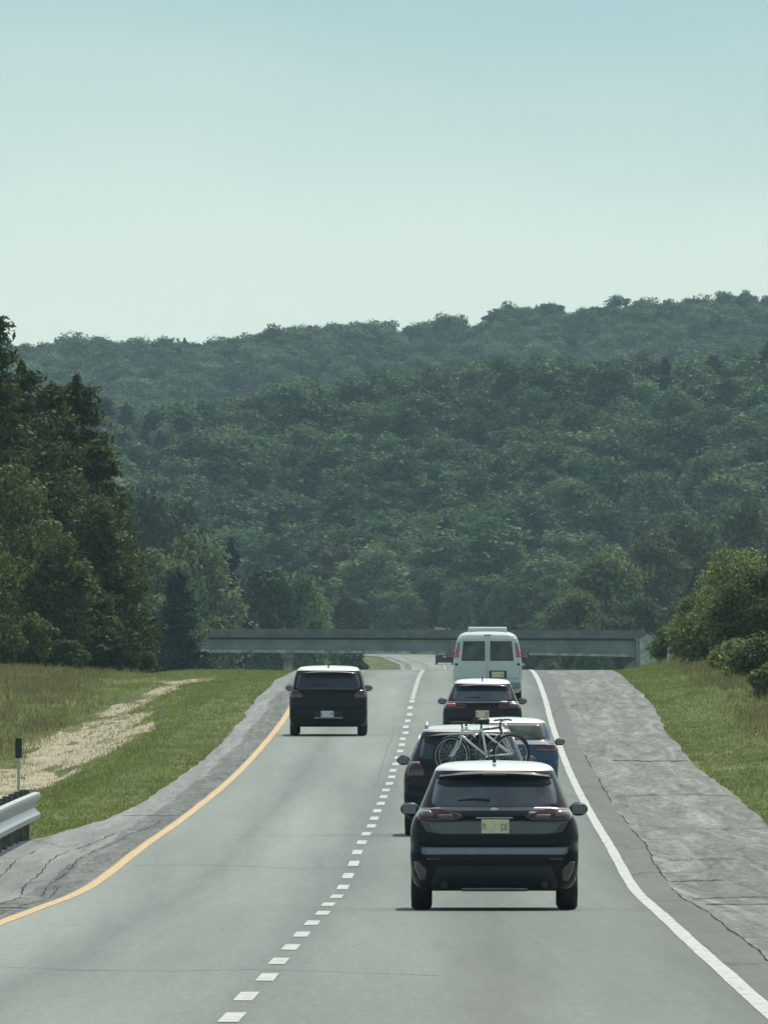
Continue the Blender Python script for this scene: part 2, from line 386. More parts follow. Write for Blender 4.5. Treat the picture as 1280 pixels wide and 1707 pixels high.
# rough hill profile: ground height away from the road, as a function of distance and across
_hd = np.array([-3000, 500, 700, 800, 1000, 1300, 1500, 1700, 2000, 2250, 2450, 2950, 3250, 4150, 4700, 4850, 5400, 7000.])
_hz = np.array([0.3, 4.3, 5.2, 5.3, 5.0, 5.4, 6.5, 9.5, 14.0, 17.5, 19.0, 50.0, 49.0, 64.0, 99.5, 100.5, 80.0, 60.0])
def fnoise(x, y, seed=0):
    r = 0
    for i, (fx, fy, a) in enumerate([(1, .7, 1), (1.7, 1.9, .6), (3.1, 2.6, .35), (5.3, 6.1, .2)]):
        r = r+a*np.sin(fx*x+seed*1.7+i*2.1+1.3*np.sin(fy*y*0.8+i+seed))*np.cos(fy*y+seed*0.9+i*1.3)
    return r
RIDGE_X = np.array([-700, -82, -46, -33, -12, 8, 22, 29, 42, 56, 70, 77, 87, 160, 700.])
RIDGE_Z = row2z(4700, np.array([600, 573, 577, 567, 548, 551, 545, 530, 524, 515, 499, 487, 482, 470, 520.]))-9.3+np.array([0, 0, 0, 0, 1.0, 1.6, 1.6, 1.5, 1.5, 1.2, 1.2, 1.0, 1.0, 0, 0])
MID_X = np.array([-500, -40, -29, -12, 5, 22, 34, 54, 90, 500.])
MID_Z = row2z(2950, np.array([790, 722, 700, 668, 648, 640, 652, 640, 650, 650.]))-8.5
def ground(x, y):
    """height of the land at world (x, y); arrays allowed"""
    x = np.asarray(x, float); y = np.asarray(y, float)
    u = x-xdash(y); zr = zlin(y)
    h = np.interp(y, _hd, _hz)
    mid = np.interp(x, MID_X, MID_Z); rid = np.interp(x, RIDGE_X, RIDGE_Z)
    h = np.where((y > 2450) & (y <= 2950), 19+(mid-19)*smooth01((y-2450)/500)**0.9, h)
    h = np.where((y > 2950) & (y <= 3250), mid-1.0*smooth01((y-2950)/300), h)
    h = np.where((y > 3250) & (y <= 4150), mid-1.0+(64-mid+1.0)*smooth01((y-3250)/900), h)
    h = np.where((y > 4150) & (y <= 4700), 64+(rid-64)*((y-4150)/550), h)
    h = np.where((y > 4700) & (y <= 5400), rid+(80-rid)*smooth01((y-4700)/700), h)
    amp = np.interp(y, [900, 1700, 2400, 2700, 4000, 5000], [0.2, 0.8, 1.2, 2.2, 2.5, 2.0])
    h = h+amp*fnoise(x*0.035, y*0.012, 3)
    # verges near the road
    dep = np.interp(y, [-3000, 300, 380, 560, 690, 760], [0.8, 0.75, 0.9, 0.75, 0.25, 0.0])
    left = zr-0.06-dep*smooth01((-5.6-u)/3.2)+0.10*fnoise(u*0.9, y*0.045, 1)*smooth01((-5.2-u)/1.5)+0.5*smooth01((-9.5-u)/5)*np.interp(y, [600, 800], [1, 0])
    right = zr-0.05+0.16*np.maximum(u-6.9, 0)-0.05*np.maximum(u-14, 0)+0.05*fnoise(u*1.1, y*0.05, 2)*smooth01((u-7.0)/1.0)
    near = np.where(u < 0, left, np.minimum(right, zr+1.6))
    near = np.where((u > -4.6) & (u < 6.7), zr-0.06, near)
    lat = smooth01((np.abs(u-1.3)-9.5)/8.0)
    far = smooth01((y-900)/300)
    w = np.where(y < 2550, lat*far, 1.0-0*lat)
    w = np.maximum(w, smooth01((np.abs(u)-30)/60))
    w = np.where(y < 2550, w, smooth01((y-2550)/60)*(1-w)+w)
    z = near*(1-w)+h*w
    # embankments carrying the crossing road at each end of the bridge
    em = smooth01((14.0-np.abs(y-1500))/9.0)*np.maximum(smooth01((x-17.0)/5.0), smooth01((-19.0-x)/5.0))
    z = z*(1-em)+np.maximum(z, 11.3)*em
    return z

UX = np.concatenate([[-1400, -900, -600, -420, -300], np.arange(-240, -60, 12), np.arange(-60, -24, 4), np.arange(-24, -6, 0.6), [-5.6, -5.2, -4.8, -4.4, -3.4, -1, 1.5, 4, 5.6, 6.3, 6.7, 7.1, 7.6],
                     np.arange(8.2, 24, 0.6), np.arange(24, 60, 4), np.arange(60, 241, 12), [300, 420, 600, 900, 1400]])
XX, YY = np.meshgrid(UX, YR); XC = XX+xdash(YY)*np.exp(-(XX/200)**2); ZG = ground(XC, YY)
nv, nu = XX.shape
V = np.stack([XC, YY, ZG], -1).reshape(-1, 3)
Fc = [(j*nu+i, j*nu+i+1, (j+1)*nu+i+1, (j+1)*nu+i) for j in range(nv-1) for i in range(nu-1)]
g = mesh_obj('ground', V, Fc, M['ground'], smooth=True); tag(g, kind='structure')
def gz(x, y): return float(ground(x, y))

# ------------------------------------------------------------------ road sheets
def strip(name, ul, ur, y0, y1, lift, mat, wob=None, kind='structure', step=None, nx=1):
    ys = YR[(YR > y0) & (YR < y1)]
    if step: ys = np.unique(np.concatenate([ys, np.arange(y0, y1, step)]))
    ys = np.concatenate([[y0], ys, [y1]])
    ul_ = ul(ys) if callable(ul) else np.full(len(ys), float(ul)); ur_ = ur(ys) if callable(ur) else np.full(len(ys), float(ur))
    xc = xdash(ys); z = zlin(ys)+lift; vs = []; ac = []
    for i in range(len(ys)):
        for k in range(nx+1):
            uu = ul_[i]+(ur_[i]-ul_[i])*k/nx; vs.append((xc[i]+uu, ys[i], z[i])); ac.append(uu)
    fs = [((i*(nx+1)+k), (i*(nx+1)+k+1), ((i+1)*(nx+1)+k+1), ((i+1)*(nx+1)+k)) for i in range(len(ys)-1) for k in range(nx)]
    o = mesh_obj(name, vs, fs, mat)
    at = o.data.attributes.new('across', 'FLOAT', 'POINT'); at.data.foreach_set('value', np.array(ac, np.float32))
    if kind: tag(o, kind=kind)
    return o
def ragged(y, seed):
    r = 0
    for f_, a_ in ((.021, 1), (.057, .7), (.13, .5), (.31, .35), (.71, .25), (1.6, .15)):
        r = r+a_*np.sin(f_*y*(1+.13*np.sin(seed*3.1+f_*50))+seed*7*f_+2.2*np.sin(f_*.37*y+seed))
    return r
def wobble(base, amp, seed, sc=1.0):
    def f(y): return base+amp*(np.sin(y*0.11*sc+seed)+0.6*np.sin(y*0.29*sc+seed*2.3)+0.4*np.sin(y*0.83*sc+seed*4.1)+0.25*np.sin(y*2.1*sc+seed))/2
    return f
crackr = wobble(4.16, 0.05, 1.3, 0.55)
def grassR(y): return 6.45+0.05*ragged(y, 2.2)
def grassL(y):
    b = np.interp(y, [0, 150, 290, 318, 345, 400, 700, 2700], [-6.0, -6.0, -5.9, -4.95, -4.45, -4.25, -4.25, -4.4])
    return b+0.05*ragged(y, 5.5)
gravelL = wobble(-3.85, 0.08, 5.0)
strip('gravel_edge', grassL, -3.6, -3000, 2650, 0.000, M['gravel'], step=3)
strip('old_shoulder', lambda y: 4.0+0*y, grassR, -3000, 2650, 0.000, M['shoulder_r'], step=3)
strip('cracked_shoulder', gravelL, -3.2, -3000, 2650, 0.005, M['shoulder_l'], step=3)
strip('edge_asphalt', 3.6, crackr, -3000, 2650, 0.005, M['edge_asphalt'], step=3)
strip('road', -3.30, 3.74, -3000, 2650, 0.010, M['asphalt'], nx=16)
strip('white_edge_line', wobble(3.59, 0.006, 2, 3), wobble(3.73, 0.006, 4, 3), -3000, 2650, 0.014, M['white_line'], step=3)
strip('yellow_edge_line', wobble(-3.27, 0.006, 2, 3), wobble(-3.13, 0.006, 4, 3), -3000, 1300, 0.014, M['yellow_line'], step=3)
mb = MB()
for k in range(-20, 36):
    yc = 138.4+12.2*k; y0, y1 = yc-2.6, yc+2.6
    j = random.uniform(-.02, .02)
    ys = [y0, yc, y1]; vs = []
    for i, y in enumerate(ys):
        x = float(xdash(y)); z = float(zlin(y))+0.015
        vs += [(x-0.07+j, y, z), (x+0.07+j, y, z)]
    mb.add(vs, [(0, 1, 3, 2), (2, 3, 5, 4)])
tag(mb.build('lane_dashes', M['white_line']), kind='structure')
strip('worn_lane_line', lambda y: -0.06+0*y, lambda y: 0.06+0*y, 570, 2640, 0.014, M['worn_line'])
# joint crack between the new asphalt and the old shoulder, and other long cracks
mb = MB()
def crackline(us, ys, wd, lift=0.013):
    vs = []; fs = []
    for i, (u, y) in enumerate(zip(us, ys)):
        w_ = wd*(0.35+0.65*abs(math.sin(y*0.21+u*3)))*random.uniform(.6, 1.2)
        x = float(xdash(y))+u; z = float(zlin(y))+lift
        vs += [(x-w_/2, y, z), (x+w_/2, y, z)]
    fs = [(2*i, 2*i+1, 2*i+3, 2*i+2) for i in range(len(us)-1)]
    mb.add(vs, fs)
def transverse(u0, u1, y, wd, lift=0.013, slope=0.6):
    n = 24; vs = []
    for i in range(n+1):
        u = u0+(u1-u0)*i/n; yy = y+slope*(u-u0)+1.2*math.sin(u*2.3+y)+random.uniform(-.4, .4)
        x = float(xdash(yy))+u; w_ = wd*random.uniform(.4, 1)
        vs += [(x, yy-w_/2, float(zlin(yy-w_/2))+lift), (x, yy+w_/2, float(zlin(yy+w_/2))+lift)]
    mb.add(vs, [(2*i, 2*i+1, 2*i+3, 2*i+2) for i in range(n)])
for a_, b_ in ((150, 262), (268, 330), (338, 352), (372, 420), (436, 462)):
    ys = np.arange(a_, b_, 1.5); crackline(crackr(ys)+0.01, ys, 0.022, 0.009)
for a, b, u0, amp in [(225, 330, -4.0, .22), (250, 345, -3.7, .15), (215, 262, -3.55, .1), (240, 300, -4.5, .2)]:
    ys = np.arange(a, b, 1.2); crackline(u0+amp*np.sin(ys*0.06)+0.04*np.sin(ys*.21)+0.015*np.sin(ys*1.3), ys, 0.016, 0.009)
for u0, u1, y, w_ in [(4.7, 6.35, 450, 0.9), (4.3, 6.4, 385, .5), (4.3, 7, 236, .9), (4.25, 6.4, 247, 0.6), (4.2, 4.9, 267, .5), (4.6, 6.4, 330, .35),
                      (-4.4, -3.3, 232, .8), (-4.3, -3.2, 350, .5), (5.1, 6.4, 216, .8), (4.4, 5.3, 290, .3)]:
    transverse(u0, u1, y, w_, 0.009)
tag(mb.build('pavement_cracks', M['crack']), kind='structure')
mb = MB()
for y in (171, 283, 322, 388, 462, 540):
    a_, b_ = random.choice([(-3.0, 1.4), (-3.0, -.6), (.9, 3.5), (-1.4, 2.0)]); transverse(a_, b_, y, .16, .0125, random.uniform(-1.5, 1.5))
for a_, b_, u0 in ((395, 520, -.26),):
    ys = np.arange(a_, b_, 2.0); crackline(u0+.03*ragged(ys, u0), ys, 0.020, 0.0125)
tag(mb.build('sealed_cracks', M['seal']), kind='structure')
# bare sandy patches on the median slope
mb = MB()
SP = [(-7.4, 668, .8, 15), (-8.0, 678, .6, 10), (-7.9, 640, .5, 16), (-8.3, 606, .75, 18), (-8.4, 580, .6, 14), (-8.1, 556, .95, 18), (-8.9, 545, .9, 22), (-7.5, 528, .85, 18), (-8.4, 520, 1.0, 20),
      (-9.3, 490, .85, 18), (-8.3, 480, .7, 16), (-8.9, 462, .6, 14)]
def insand(x, y):
    u = x-xdash(y); r = np.full(np.shape(x), 9.0)
    for a, b, c, d in [(q[0], q[1], q[2]*1.2, q[3]*1.15) for q in SP]: r = np.minimum(r, ((u-a)/c)**2+((y-b)/d)**2)
    return r+0.35*fnoise(np.asarray(u)*3, np.asarray(y)*0.15, 6)
for a, b, c, d in [(q[0], q[1], q[2]*1.2, q[3]*1.15) for q in SP]:
    n = 26; vs = [(float(xdash(b))+a, b, gz(float(xdash(b))+a, b)+0.02)]; 
    for rr in (0.5, 1.0):
        for i in range(n):
            t = 2*math.pi*i/n; q = rr*(1+0.16*math.sin(3*t+a)+0.1*math.sin(7*t+b))
            y = b+d*q*math.sin(t); x = float(xdash(y))+a+c*q*math.cos(t); vs.append((x, y, gz(x, y)+(0.02 if rr < 1 else 0.006)))
    fs = [(0, 1+i, 1+(i+1) % n) for i in range(n)]+[(1+i, 1+n+i, 1+n+(i+1) % n, 1+(i+1) % n) for i in range(n)]
    mb.add(vs, fs)
tag(mb.build('sandy_path', M['sand']), kind='structure')

# ------------------------------------------------------------------ grass, dry grass, weeds (uncountable)
def blades(name, X, Y, hgt, wid, mat, nb=5, spread=0.06, lean=0.35):
    n = len(X); Z = ground(X, Y)
    X = np.repeat(X, nb)+rng.normal(0, spread, n*nb); Y = np.repeat(Y, nb)+rng.normal(0, spread*2, n*nb); Z = np.repeat(Z, nb)-0.02
    h = hgt*np.repeat(rng.uniform(.6, 1.3, n), nb)*rng.uniform(.5, 1.15, n*nb); w_ = wid*rng.uniform(.6, 1.3, n*nb)
    a = rng.uniform(-.9, .9, n*nb); ln = rng.normal(0, lean, n*nb)*h; ln2 = rng.normal(0, lean, n*nb)*h
    p0 = np.stack([X-w_*np.cos(a), Y-w_*np.sin(a), Z], -1); p1 = np.stack([X+w_*np.cos(a), Y+w_*np.sin(a), Z], -1)
    p2 = np.stack([X+ln, Y+ln2, Z+h], -1)
    me = np_mesh(name, np.stack([p0, p1, p2], 1).reshape(-1, 3), 3, mat)
    return link(name, me)
def scatter(n, u0, u1, y0, y1, bias=1.0):
    y = y0+(y1-y0)*rng.random(n)**bias; u = rng.uniform(u0, u1, n)
    return u+xdash(y), y
def verge_edge_keep(x, y):
    u = x-xdash(y); return (u < grassL(y)-0.02) | (u > grassR(y)+0.02)
x, y = scatter(52000, -16, -4.2, 250, 780); k = verge_edge_keep(x, y) & ((insand(x, y) > 0.9) | (rng.random(len(x)) < .06))
u = x-xdash(y); patch = fnoise(x*0.9, y*0.05, 9); k &= (rng.random(len(x)) < np.clip(1.0-0.25*patch, 0.35, 1))
dryf = np.clip(0.05+0.10*(-u-7.5)+0.22*patch, 0.02, 0.8); isdry = rng.random(len(x)) < dryf*0.35
x2, y2 = scatter(34000, 6.4, 14, 190, 780); k2 = verge_edge_keep(x2, y2)
gx = np.concatenate([x[k & ~isdry], x2[k2]]); gy = np.concatenate([y[k & ~isdry], y2[k2]])
tag(blades('grass', gx, gy, 0.085, 0.012, M['grass'], 6, 0.09), 'short green grass covering both road verges', 'grass', kind='stuff')
x3, y3 = scatter(14000, -11, -5.5, 440, 700); k3 = (insand(x3, y3) < 1.6) & (rng.random(len(x3)) < .45)
dx = np.concatenate([x[k & isdry], x3[k3]]); dy = np.concatenate([y[k & isdry], y3[k3]])
tag(blades('dry_grass', dx, dy, 0.10, 0.010, M['dry'], 5, 0.1), 'pale dry grass in patches on the left verge', 'dry grass', kind='stuff')
x4, y4 = scatter(15000, -22, -8.6, 430, 860, 0.8); x5, y5 = scatter(17000, 7.8, 17, 430, 860, 0.9)
u5 = x5-xdash(y5); u4 = x4-xdash(y4)
k4 = rng.random(len(x4)) < smooth01((-9.6-u4-0.8*fnoise(x4*.6, y4*0.03, 4))/1.6)*.9
k5 = rng.random(len(x5)) < smooth01((u5-8.1-0.35*fnoise(x5, y5*0.05, 4))/1.0)
tag(blades('weeds', np.concatenate([x4[k4], x5[k5]]), np.concatenate([y4[k4], y5[k5]]), 0.24, 0.014, M['weed'], 6, 0.15, .35), 'tall brownish weeds between the verges and trees', 'weeds', kind='stuff')

# ------------------------------------------------------------------ trees
def quads(P, N, size, aspect=1.0):
    """one quad per point, facing roughly N"""
    n = len(P); N = N/np.linalg.norm(N, axis=1, keepdims=True)
    R = rng.normal(size=(n, 3)); T = np.cross(N, R); T /= np.linalg.norm(T, axis=1, keepdims=True)+1e-9; B = np.cross(N, T)
    s_ = (size*rng.uniform(.55, 1.25, n))[:, None]
    return np.stack([P-T*s_*aspect, P-B*s_*0.55, P+T*s_*aspect, P+B*s_*0.55], 1).reshape(-1, 3)
def crown_broad(H, R, nclump, nleaf, size, seed, base=0.12, top=1.0, mat='leaf_a', loose=0.0):
    r = np.random.default_rng(seed); pts = []; nor = []
    zc = (base+top)/2*H; hz = (top-base)/2*H
    for i in range(nclump):
        v = r.normal(size=3); v /= np.linalg.norm(v); q = r.uniform(.45, 1.0)**0.5
        lob = 1+0.22*math.sin(3*math.atan2(v[1], v[0])+seed)+0.12*math.sin(5*v[2]*3+seed*2)
        c = np.array([v[0]*R*q*lob*0.80, v[1]*R*q*lob*0.80, zc+v[2]*hz*q*0.86])
        # egg: slimmer on top
        tt = (c[2]-base*H)/((top-base)*H); c[:2] *= (1.15-0.45*max(0, tt))
        cr = R*r.uniform(.20, .36)*(1+loose)
        m_ = int(nleaf*r.uniform(.6, 1.3)); w_ = r.normal(size=(m_, 3)); w_ /= np.linalg.norm(w_, axis=1, keepdims=True)
        rad = cr*r.uniform(.55, 1.05, (m_, 1)); sc = np.array([1, 1, .72]); pts.append(c+w_*rad*sc); nor.append(w_+r.normal(0, .6, (m_, 3))+np.array([0, 0, .35]))
    return np_mesh('crown', quads(np.concatenate(pts), np.concatenate(nor), size), 4, M[mat])
def crown_pine(H, R, nw, size, seed, base=0.06, mat='leaf_pine', dens=1.0, power=.75, droop=-.05):
    r = np.random.default_rng(seed); pts = []; nor = []
    for i in range(nw):
        t = base+(1-base)*(i+r.uniform(-.4, .4))/nw; z = t*H; Lr = R*max(0.03, (1-t))**power*r.uniform(.85, 1.12)
        for j in range(r.integers(5, 8)):
            a = r.uniform(0, 2*math.pi); Lb = Lr*r.uniform(.55, 1.08); up = r.uniform(droop-.12, droop+.25)
            nc = max(3, int(5*Lb/R*3))
            for k in range(nc):
                q = 0.25+0.8*(k+r.random())/nc
                c = np.array([math.cos(a)*Lb*q, math.sin(a)*Lb*q, z+up*Lb*q+r.uniform(-.1, .1)])
                m_ = int(26*dens); w_ = r.normal(size=(m_, 3)); rr = (0.16+.16*(1-t))*R*.55+0.10
                pts.append(c+w_*np.array([rr*.75, rr*.75, rr*.34])); nor.append(r.normal(size=(m_, 3))+np.array([0, 0, .8]))
    for k in range(14):      # leader
        q = k/13; m_ = int(16*dens); w_ = r.normal(size=(m_, 3))
        pts.append(np.array([0, 0, H*(0.93+0.08*q)])+w_*np.array([.16, .16, .12])*(1.25-q)); nor.append(w_+np.array([0, 0, .5]))
    return np_mesh('crown', quads(np.concatenate(pts), np.concatenate(nor), size, 1.5), 4, M[mat])
def trunk_mesh(H, r0, seed, top=0.82, limbs=9, lr=0.45, spread=2.0):
    r = random.Random(seed); mb = MB()
    P = [(0, 0, -0.6)]; R_ = [r0*1.25]
    n = 7; bx_, by_ = r.uniform(-.3, .3), r.uniform(-.3, .3)
    for i in range(1, n+1):
        t = i/n; P.append((bx_*t*t*H*.05, by_*t*t*H*.05, H*top*t)); R_.append(r0*(1-.85*t)+.01)
    mb.tube(P, R_, 8)
    for i in range(limbs):
        t = r.uniform(.22, .9); a = r.uniform(0, 6.28); z = H*top*t; Lb = spread*(1.05-t*.7)*r.uniform(.6, 1)
        q = (bx_*t*t*H*.05, by_*t*t*H*.05)
        mb.tube([(q[0], q[1], z), (q[0]+math.cos(a)*Lb*.5, q[1]+math.sin(a)*Lb*.5, z+Lb*.22), (q[0]+math.cos(a)*Lb, q[1]+math.sin(a)*Lb, z+Lb*lr)],
                [r0*(1-.8*t)*.5, r0*(1-.8*t)*.3, .012], 6)
    me = bpy.data.meshes.new('trunk'); me.from_pydata(mb.v, [], mb.f); me.materials.append(M['bark'])
    me.polygons.foreach_set('use_smooth', [True]*len(me.polygons)); me.update(); return me
def put_tree(name, crown, trunk, x, y, sz, sxy=None, rz=None, label='', cat='tree', group=None, z=None, base='ground'):
    sxy = sz if sxy is None else sxy
    o = empty(name, (x, y, (gz(x, y) if z is None else z)-0.1), (0, 0, rnd() if rz is None else rz)); o.scale = (sxy, sxy, sz)
    tag(o, label, cat, group)
    link('trunk', trunk, o); link('crown', crown, o)
    return o
def rnd(): return random.uniform(0, 6.28)

HB = 10.0
BROAD = [crown_broad(HB, 3.5, 52, 80, 0.27, s) for s in (1, 2)]+[crown_broad(HB, 3.1, 44, 80, 0.25, 3, base=.05), crown_broad(HB, 4.0, 60, 75, 0.28, 4, base=.15)]
LIGHT = [crown_broad(HB, 3.6, 52, 85, 0.25, s, base=.06, mat='leaf_light') for s in (11, 12)]
MID = [crown_broad(HB, 3.9, 70, 110, 0.22, s, base=.0, mat='leaf_mid') for s in (21, 22, 23)]
BTR = [trunk_mesh(HB, .22, s, spread=2.6, lr=.6) for s in (1, 2, 3)]
CON = [crown_pine(HB, 2.3, 18, 0.16, 31, mat='leaf_spruce', dens=.8), crown_pine(HB, 2.0, 16, 0.17, 32, mat='leaf_spruce', dens=.8, power=.9)]
CTR = trunk_mesh(HB, .16, 9, top=.97, limbs=5, spread=1.2)

# pines and trees at the left, just over the crest of the road
def toprow_h(xp, row, d, depth=None):
    x = px(xp, d); return x, row2z(d, row)-gz(x, d)
LEFT = [(0, 690, 768, 'broad', 2.6, 'olive leafy tree directly under the tallest pine tip'), (110, 735, 770, 'broad', 2.3, 'olive leafy tree in the middle of the left tree wall'),
        (165, 800, 765, 'broad', 1.7, 'olive leafy tree on the right flank of the left tree wall'), (196, 905, 770, 'broad', 1.3, 'small leafy tree on the right flank below the layered pine'),
        (60, 860, 756, 'broad', 2.1, 'leafy tree low in the left tree wall, left of centre'), (212, 1040, 765, 'bush', 1.0, 'olive bush at the right foot of the left tree wall'),
        (-25, 512, 770, 'pine', 2.7, 'tallest dark pine at the left edge with a ragged top against the sky'),
        (-60, 600, 800, 'pine', 2.6, 'dark pine half cut off by the left picture edge'),
        (36, 606, 792, 'pine', 2.5, 'dark pine just right of the tallest pine, its tip against the far ridge'),
        (88, 640, 785, 'pine', 2.1, 'olive pine filling the dip between the two highest left pines'),
        (62, 652, 772, 'broad', 2.4, 'olive broadleaf tree packed between the tall left pines'),
        (128, 628, 800, 'pine', 2.3, 'ragged pine standing out on the right of the left tree group'),
        (160, 735, 775, 'pine', 1.9, 'lower pine with layered branches right of the ragged pine'),
        (186, 850, 785, 'pine', 1.6, 'small pine at the right end of the left tree group'),
        (20, 760, 752, 'broad', 2.2, 'olive leafy tree in front of the tallest pine'),
        (100, 880, 748, 'broad', 1.7, 'low leafy tree in front of the ragged pine'),
        (-40, 850, 745, 'broad', 1.8, 'low leafy tree at the left edge below the pines'),
        (150, 955, 752, 'broad', 1.2, 'small olive tree under the lower pine'),
        (206, 985, 790, 'broad', 1.1, 'narrow light tree at the right foot of the pine group'),
        (60, 1020, 738, 'bush', 1.2, 'dark rounded bush at the foot of the left pines'),
        (175, 1035, 745, 'bush', 1.0, 'dark bush at the foot of the small pine'),
        (-10, 1010, 735, 'bush', 1.2, 'leafy bush at the left edge on the forest floor'),
        (110, 1060, 733, 'bush', .9, 'low dark bush in the middle of the left forest edge')]
for i, (xp, row, d, kd, R_, lab) in enumerate(LEFT):
    x, H = toprow_h(xp, row, d)
    if kd == 'pine': cr = crown_pine(H, R_*1.08, int(H*2.3), 0.115, 100+i, dens=.9, power=.5); tr = trunk_mesh(H, .17, 50+i, top=.98, limbs=14, lr=.1, spread=R_*.8); nm, ct = 'pine_tree', 'pine tree'
    elif kd == 'broad': cr = crown_broad(H, R_, 75, 130, 0.10, 100+i, base=.03, mat='leaf_near'); tr = trunk_mesh(H, .12, 50+i, spread=R_*.7); nm, ct = 'broadleaf_tree', 'tree'
    else: cr = crown_broad(H, R_, 40, 130, 0.085, 100+i, base=-.05, mat='leaf_near'); tr = trunk_mesh(H, .06, 50+i, spread=R_*.7, lr=.8); nm, ct = 'bush', 'bush'
    put_tree(nm, cr, tr, x, d, 1.0, label=lab, cat=ct, group='trees and bushes at the left forest edge')
# blue-green spruce left of the bridge
x, H = toprow_h(297, 948, 1150)
put_tree('spruce_tree', crown_pine(H, 2.0, 24, 0.12, 201, mat='leaf_spruce', dens=1.0, power=.72, base=.02, droop=-.15), trunk_mesh(H, .14, 60, top=.98, limbs=8, spread=1.2), x, 1150, 1.0,
         label='lone dark blue green spruce at the left end of the bridge', cat='spruce tree')
# shrubs and small trees at the right
RIGHT = [(1300, 1100, 545, 'bush', .8, 'low olive bush at the right edge, nearest of the right hand scrub'), (1245, 1030, 655, 'broad', 1.2, 'mid sized leafy bush in the middle of the right hand scrub'),
         (1120, 1040, 745, 'bush', 1.1, 'light green bush behind the marker post'), (1215, 960, 740, 'broad', 1.7, 'light green leafy tree in the middle of the right hand bank'),
         (1275, 985, 690, 'broad', 1.6, 'light olive leafy tree low at the right picture edge'), (1255, 1085, 600, 'bush', .9, 'low olive bush in the weeds near the right edge'),
         (1150, 1075, 700, 'bush', .8, 'low olive bush right of the marker post'),
         (1262, 940, 640, 'broad', 1.7, 'small olive tree at the right edge'),
         (1200, 1000, 660, 'broad', 1.7, 'rounded olive bush left of the small tree at the right edge'),
         (1158, 1022, 735, 'broad', 1.05, 'leafy bush just right of the white marker post'),
         (1290, 1055, 590, 'broad', 1.3, 'leafy bush at the right edge above the brown weeds'),
         (1232, 1062, 625, 'bush', 1.1, 'low bush in front of the small right tree'),
         (1180, 1066, 705, 'bush', 0.9, 'low green bush on the right verge near the crest'),
         (1330, 930, 660, 'broad', 2.0, 'olive tree cut off by the right picture edge'),
         (1225, 905, 760, 'broad', 2.0, 'taller darker tree behind the right hand bushes'),
         (1175, 975, 790, 'broad', 1.5, 'darker bushy tree behind the marker post'),]
for i, (xp, row, d, kd, R_, lab) in enumerate(RIGHT):
    x, H = toprow_h(xp, row, d)
    cr = crown_broad(H, R_, 70 if kd == 'broad' else 45, 150, 0.075, 300+i, base=-.03, mat='leaf_near'); tr = trunk_mesh(H, .07, 80+i, spread=R_*.8, lr=.8)
    if i not in (9,): cr.materials[0] = M['leaf_right']
    put_tree('bush' if kd == 'bush' else 'broadleaf_tree', cr, tr, x, d, 1.0, label=lab, cat='bush' if kd == 'bush' else 'tree', group='bushes along the right forest edge')

# middle distance: individual trees behind the bridge and up the foot of the wooded hill
MIDT = [(262, 905, 1420, 'l', 1.0, 'pale green leafy tree behind the lone spruce'), (330, 882, 1560, 'l', 1.1, 'pale green round tree above the left end of the bridge'),
        (240, 985, 1350, 'l', .9, 'pale green tree between the left pines and the spruce'),
        (385, 905, 1620, 'c', 1.0, 'dark conifer above the left part of the bridge'), (440, 935, 1680, 'b', 1.0, 'mid green tree above the bridge pier'),
        (500, 950, 1750, 'l', 1.0, 'pale green tree right of the bridge pier'), (300, 830, 1900, 'b', 1.5, 'dark broad tree rising above the left end of the bridge'),
        (235, 800, 1800, 'b', 1.2, 'dark tree right behind the left pine group'),
        (1010, 905, 1760, 'l', 1.25, 'large pale green dome shaped tree above the right end of the bridge'), (1085, 880, 1850, 'l', 1.2, 'pale green tree right of the dome shaped tree'),
        (1150, 845, 1900, 'l', 1.2, 'pale green tree high above the right hand bushes'), (1240, 830, 1950, 'l', 1.3, 'pale green crown at the right picture edge above the bushes'),
        (960, 975, 1700, 'l', .95, 'smaller pale green tree above the bridge, right of the van'), (1060, 985, 1660, 'b', 1.0, 'mid green tree behind the bridge end'),
        (1195, 905, 1640, 'b', 1.1, 'dark green tree behind the right hand bushes'), (1290, 905, 1600, 'b', 1.2, 'mid green tree at the right edge behind the bushes')]
for i, (xp, row, d, kd, ws, lab) in enumerate(MIDT):
    x, H = toprow_h(xp, row, d); s_ = H/HB*1.02
    cr = {'l': MID, 'b': BROAD, 'c': CON}[kd][i % 2]
    put_tree('conifer_tree' if kd == 'c' else 'broadleaf_tree', cr, CTR if kd == 'c' else BTR[i % 3], x, d, s_, min(s_*1.1, 0.95)*ws, label=lab, cat='tree')

for i in range(14):
    d = 1545+i*36; x = float(xdash(d))+random.uniform(7.9, 9.0); H = random.uniform(1.9, 3.2)*(1+(d-1560)/900)
    put_tree('bush', BROAD[i % 4], BTR[i % 3], x, d, H/HB, H/HB*1.25, label='round bush beside the far road, seen under the bridge right of the van', cat='bush', group='bushes on the bank beyond the bridge')
def place_ok(x, y, pts, rmin):
    for a, b in pts[-400:]:
        if abs(a-x) < rmin and abs(b-y) < rmin*1.3 and (a-x)**2+(b-y)**2 < rmin*rmin: return False
    return True
indiv = []; n_t = 0
kinds = [('mid green leafy tree in the wood on the lower hillside', BROAD, 'b'), ('pale green leafy tree in the wood on the lower hillside', LIGHT, 'l'),
         ('dark blue green conifer in the wood on the lower hillside', CON, 'c')]
for i in range(22):
    d = 2432+random.uniform(-9, 9); x = -34+i*3.3; indiv.append((x, d)); s_ = random.uniform(.62, .8)
    put_tree('broadleaf_tree', (BROAD+LIGHT)[i % 6], BTR[i % 3], x, d, s_, s_*1.25, label='leafy tree in the first row over the bridge, '+('left of the black car' if x < -12 else 'above the black car' if x < -1 else 'between the black car and the van' if x < 8 else 'above the van' if x < 18 else 'right of the van'), cat='tree', group='first row of trees above the bridge')
tries = 0
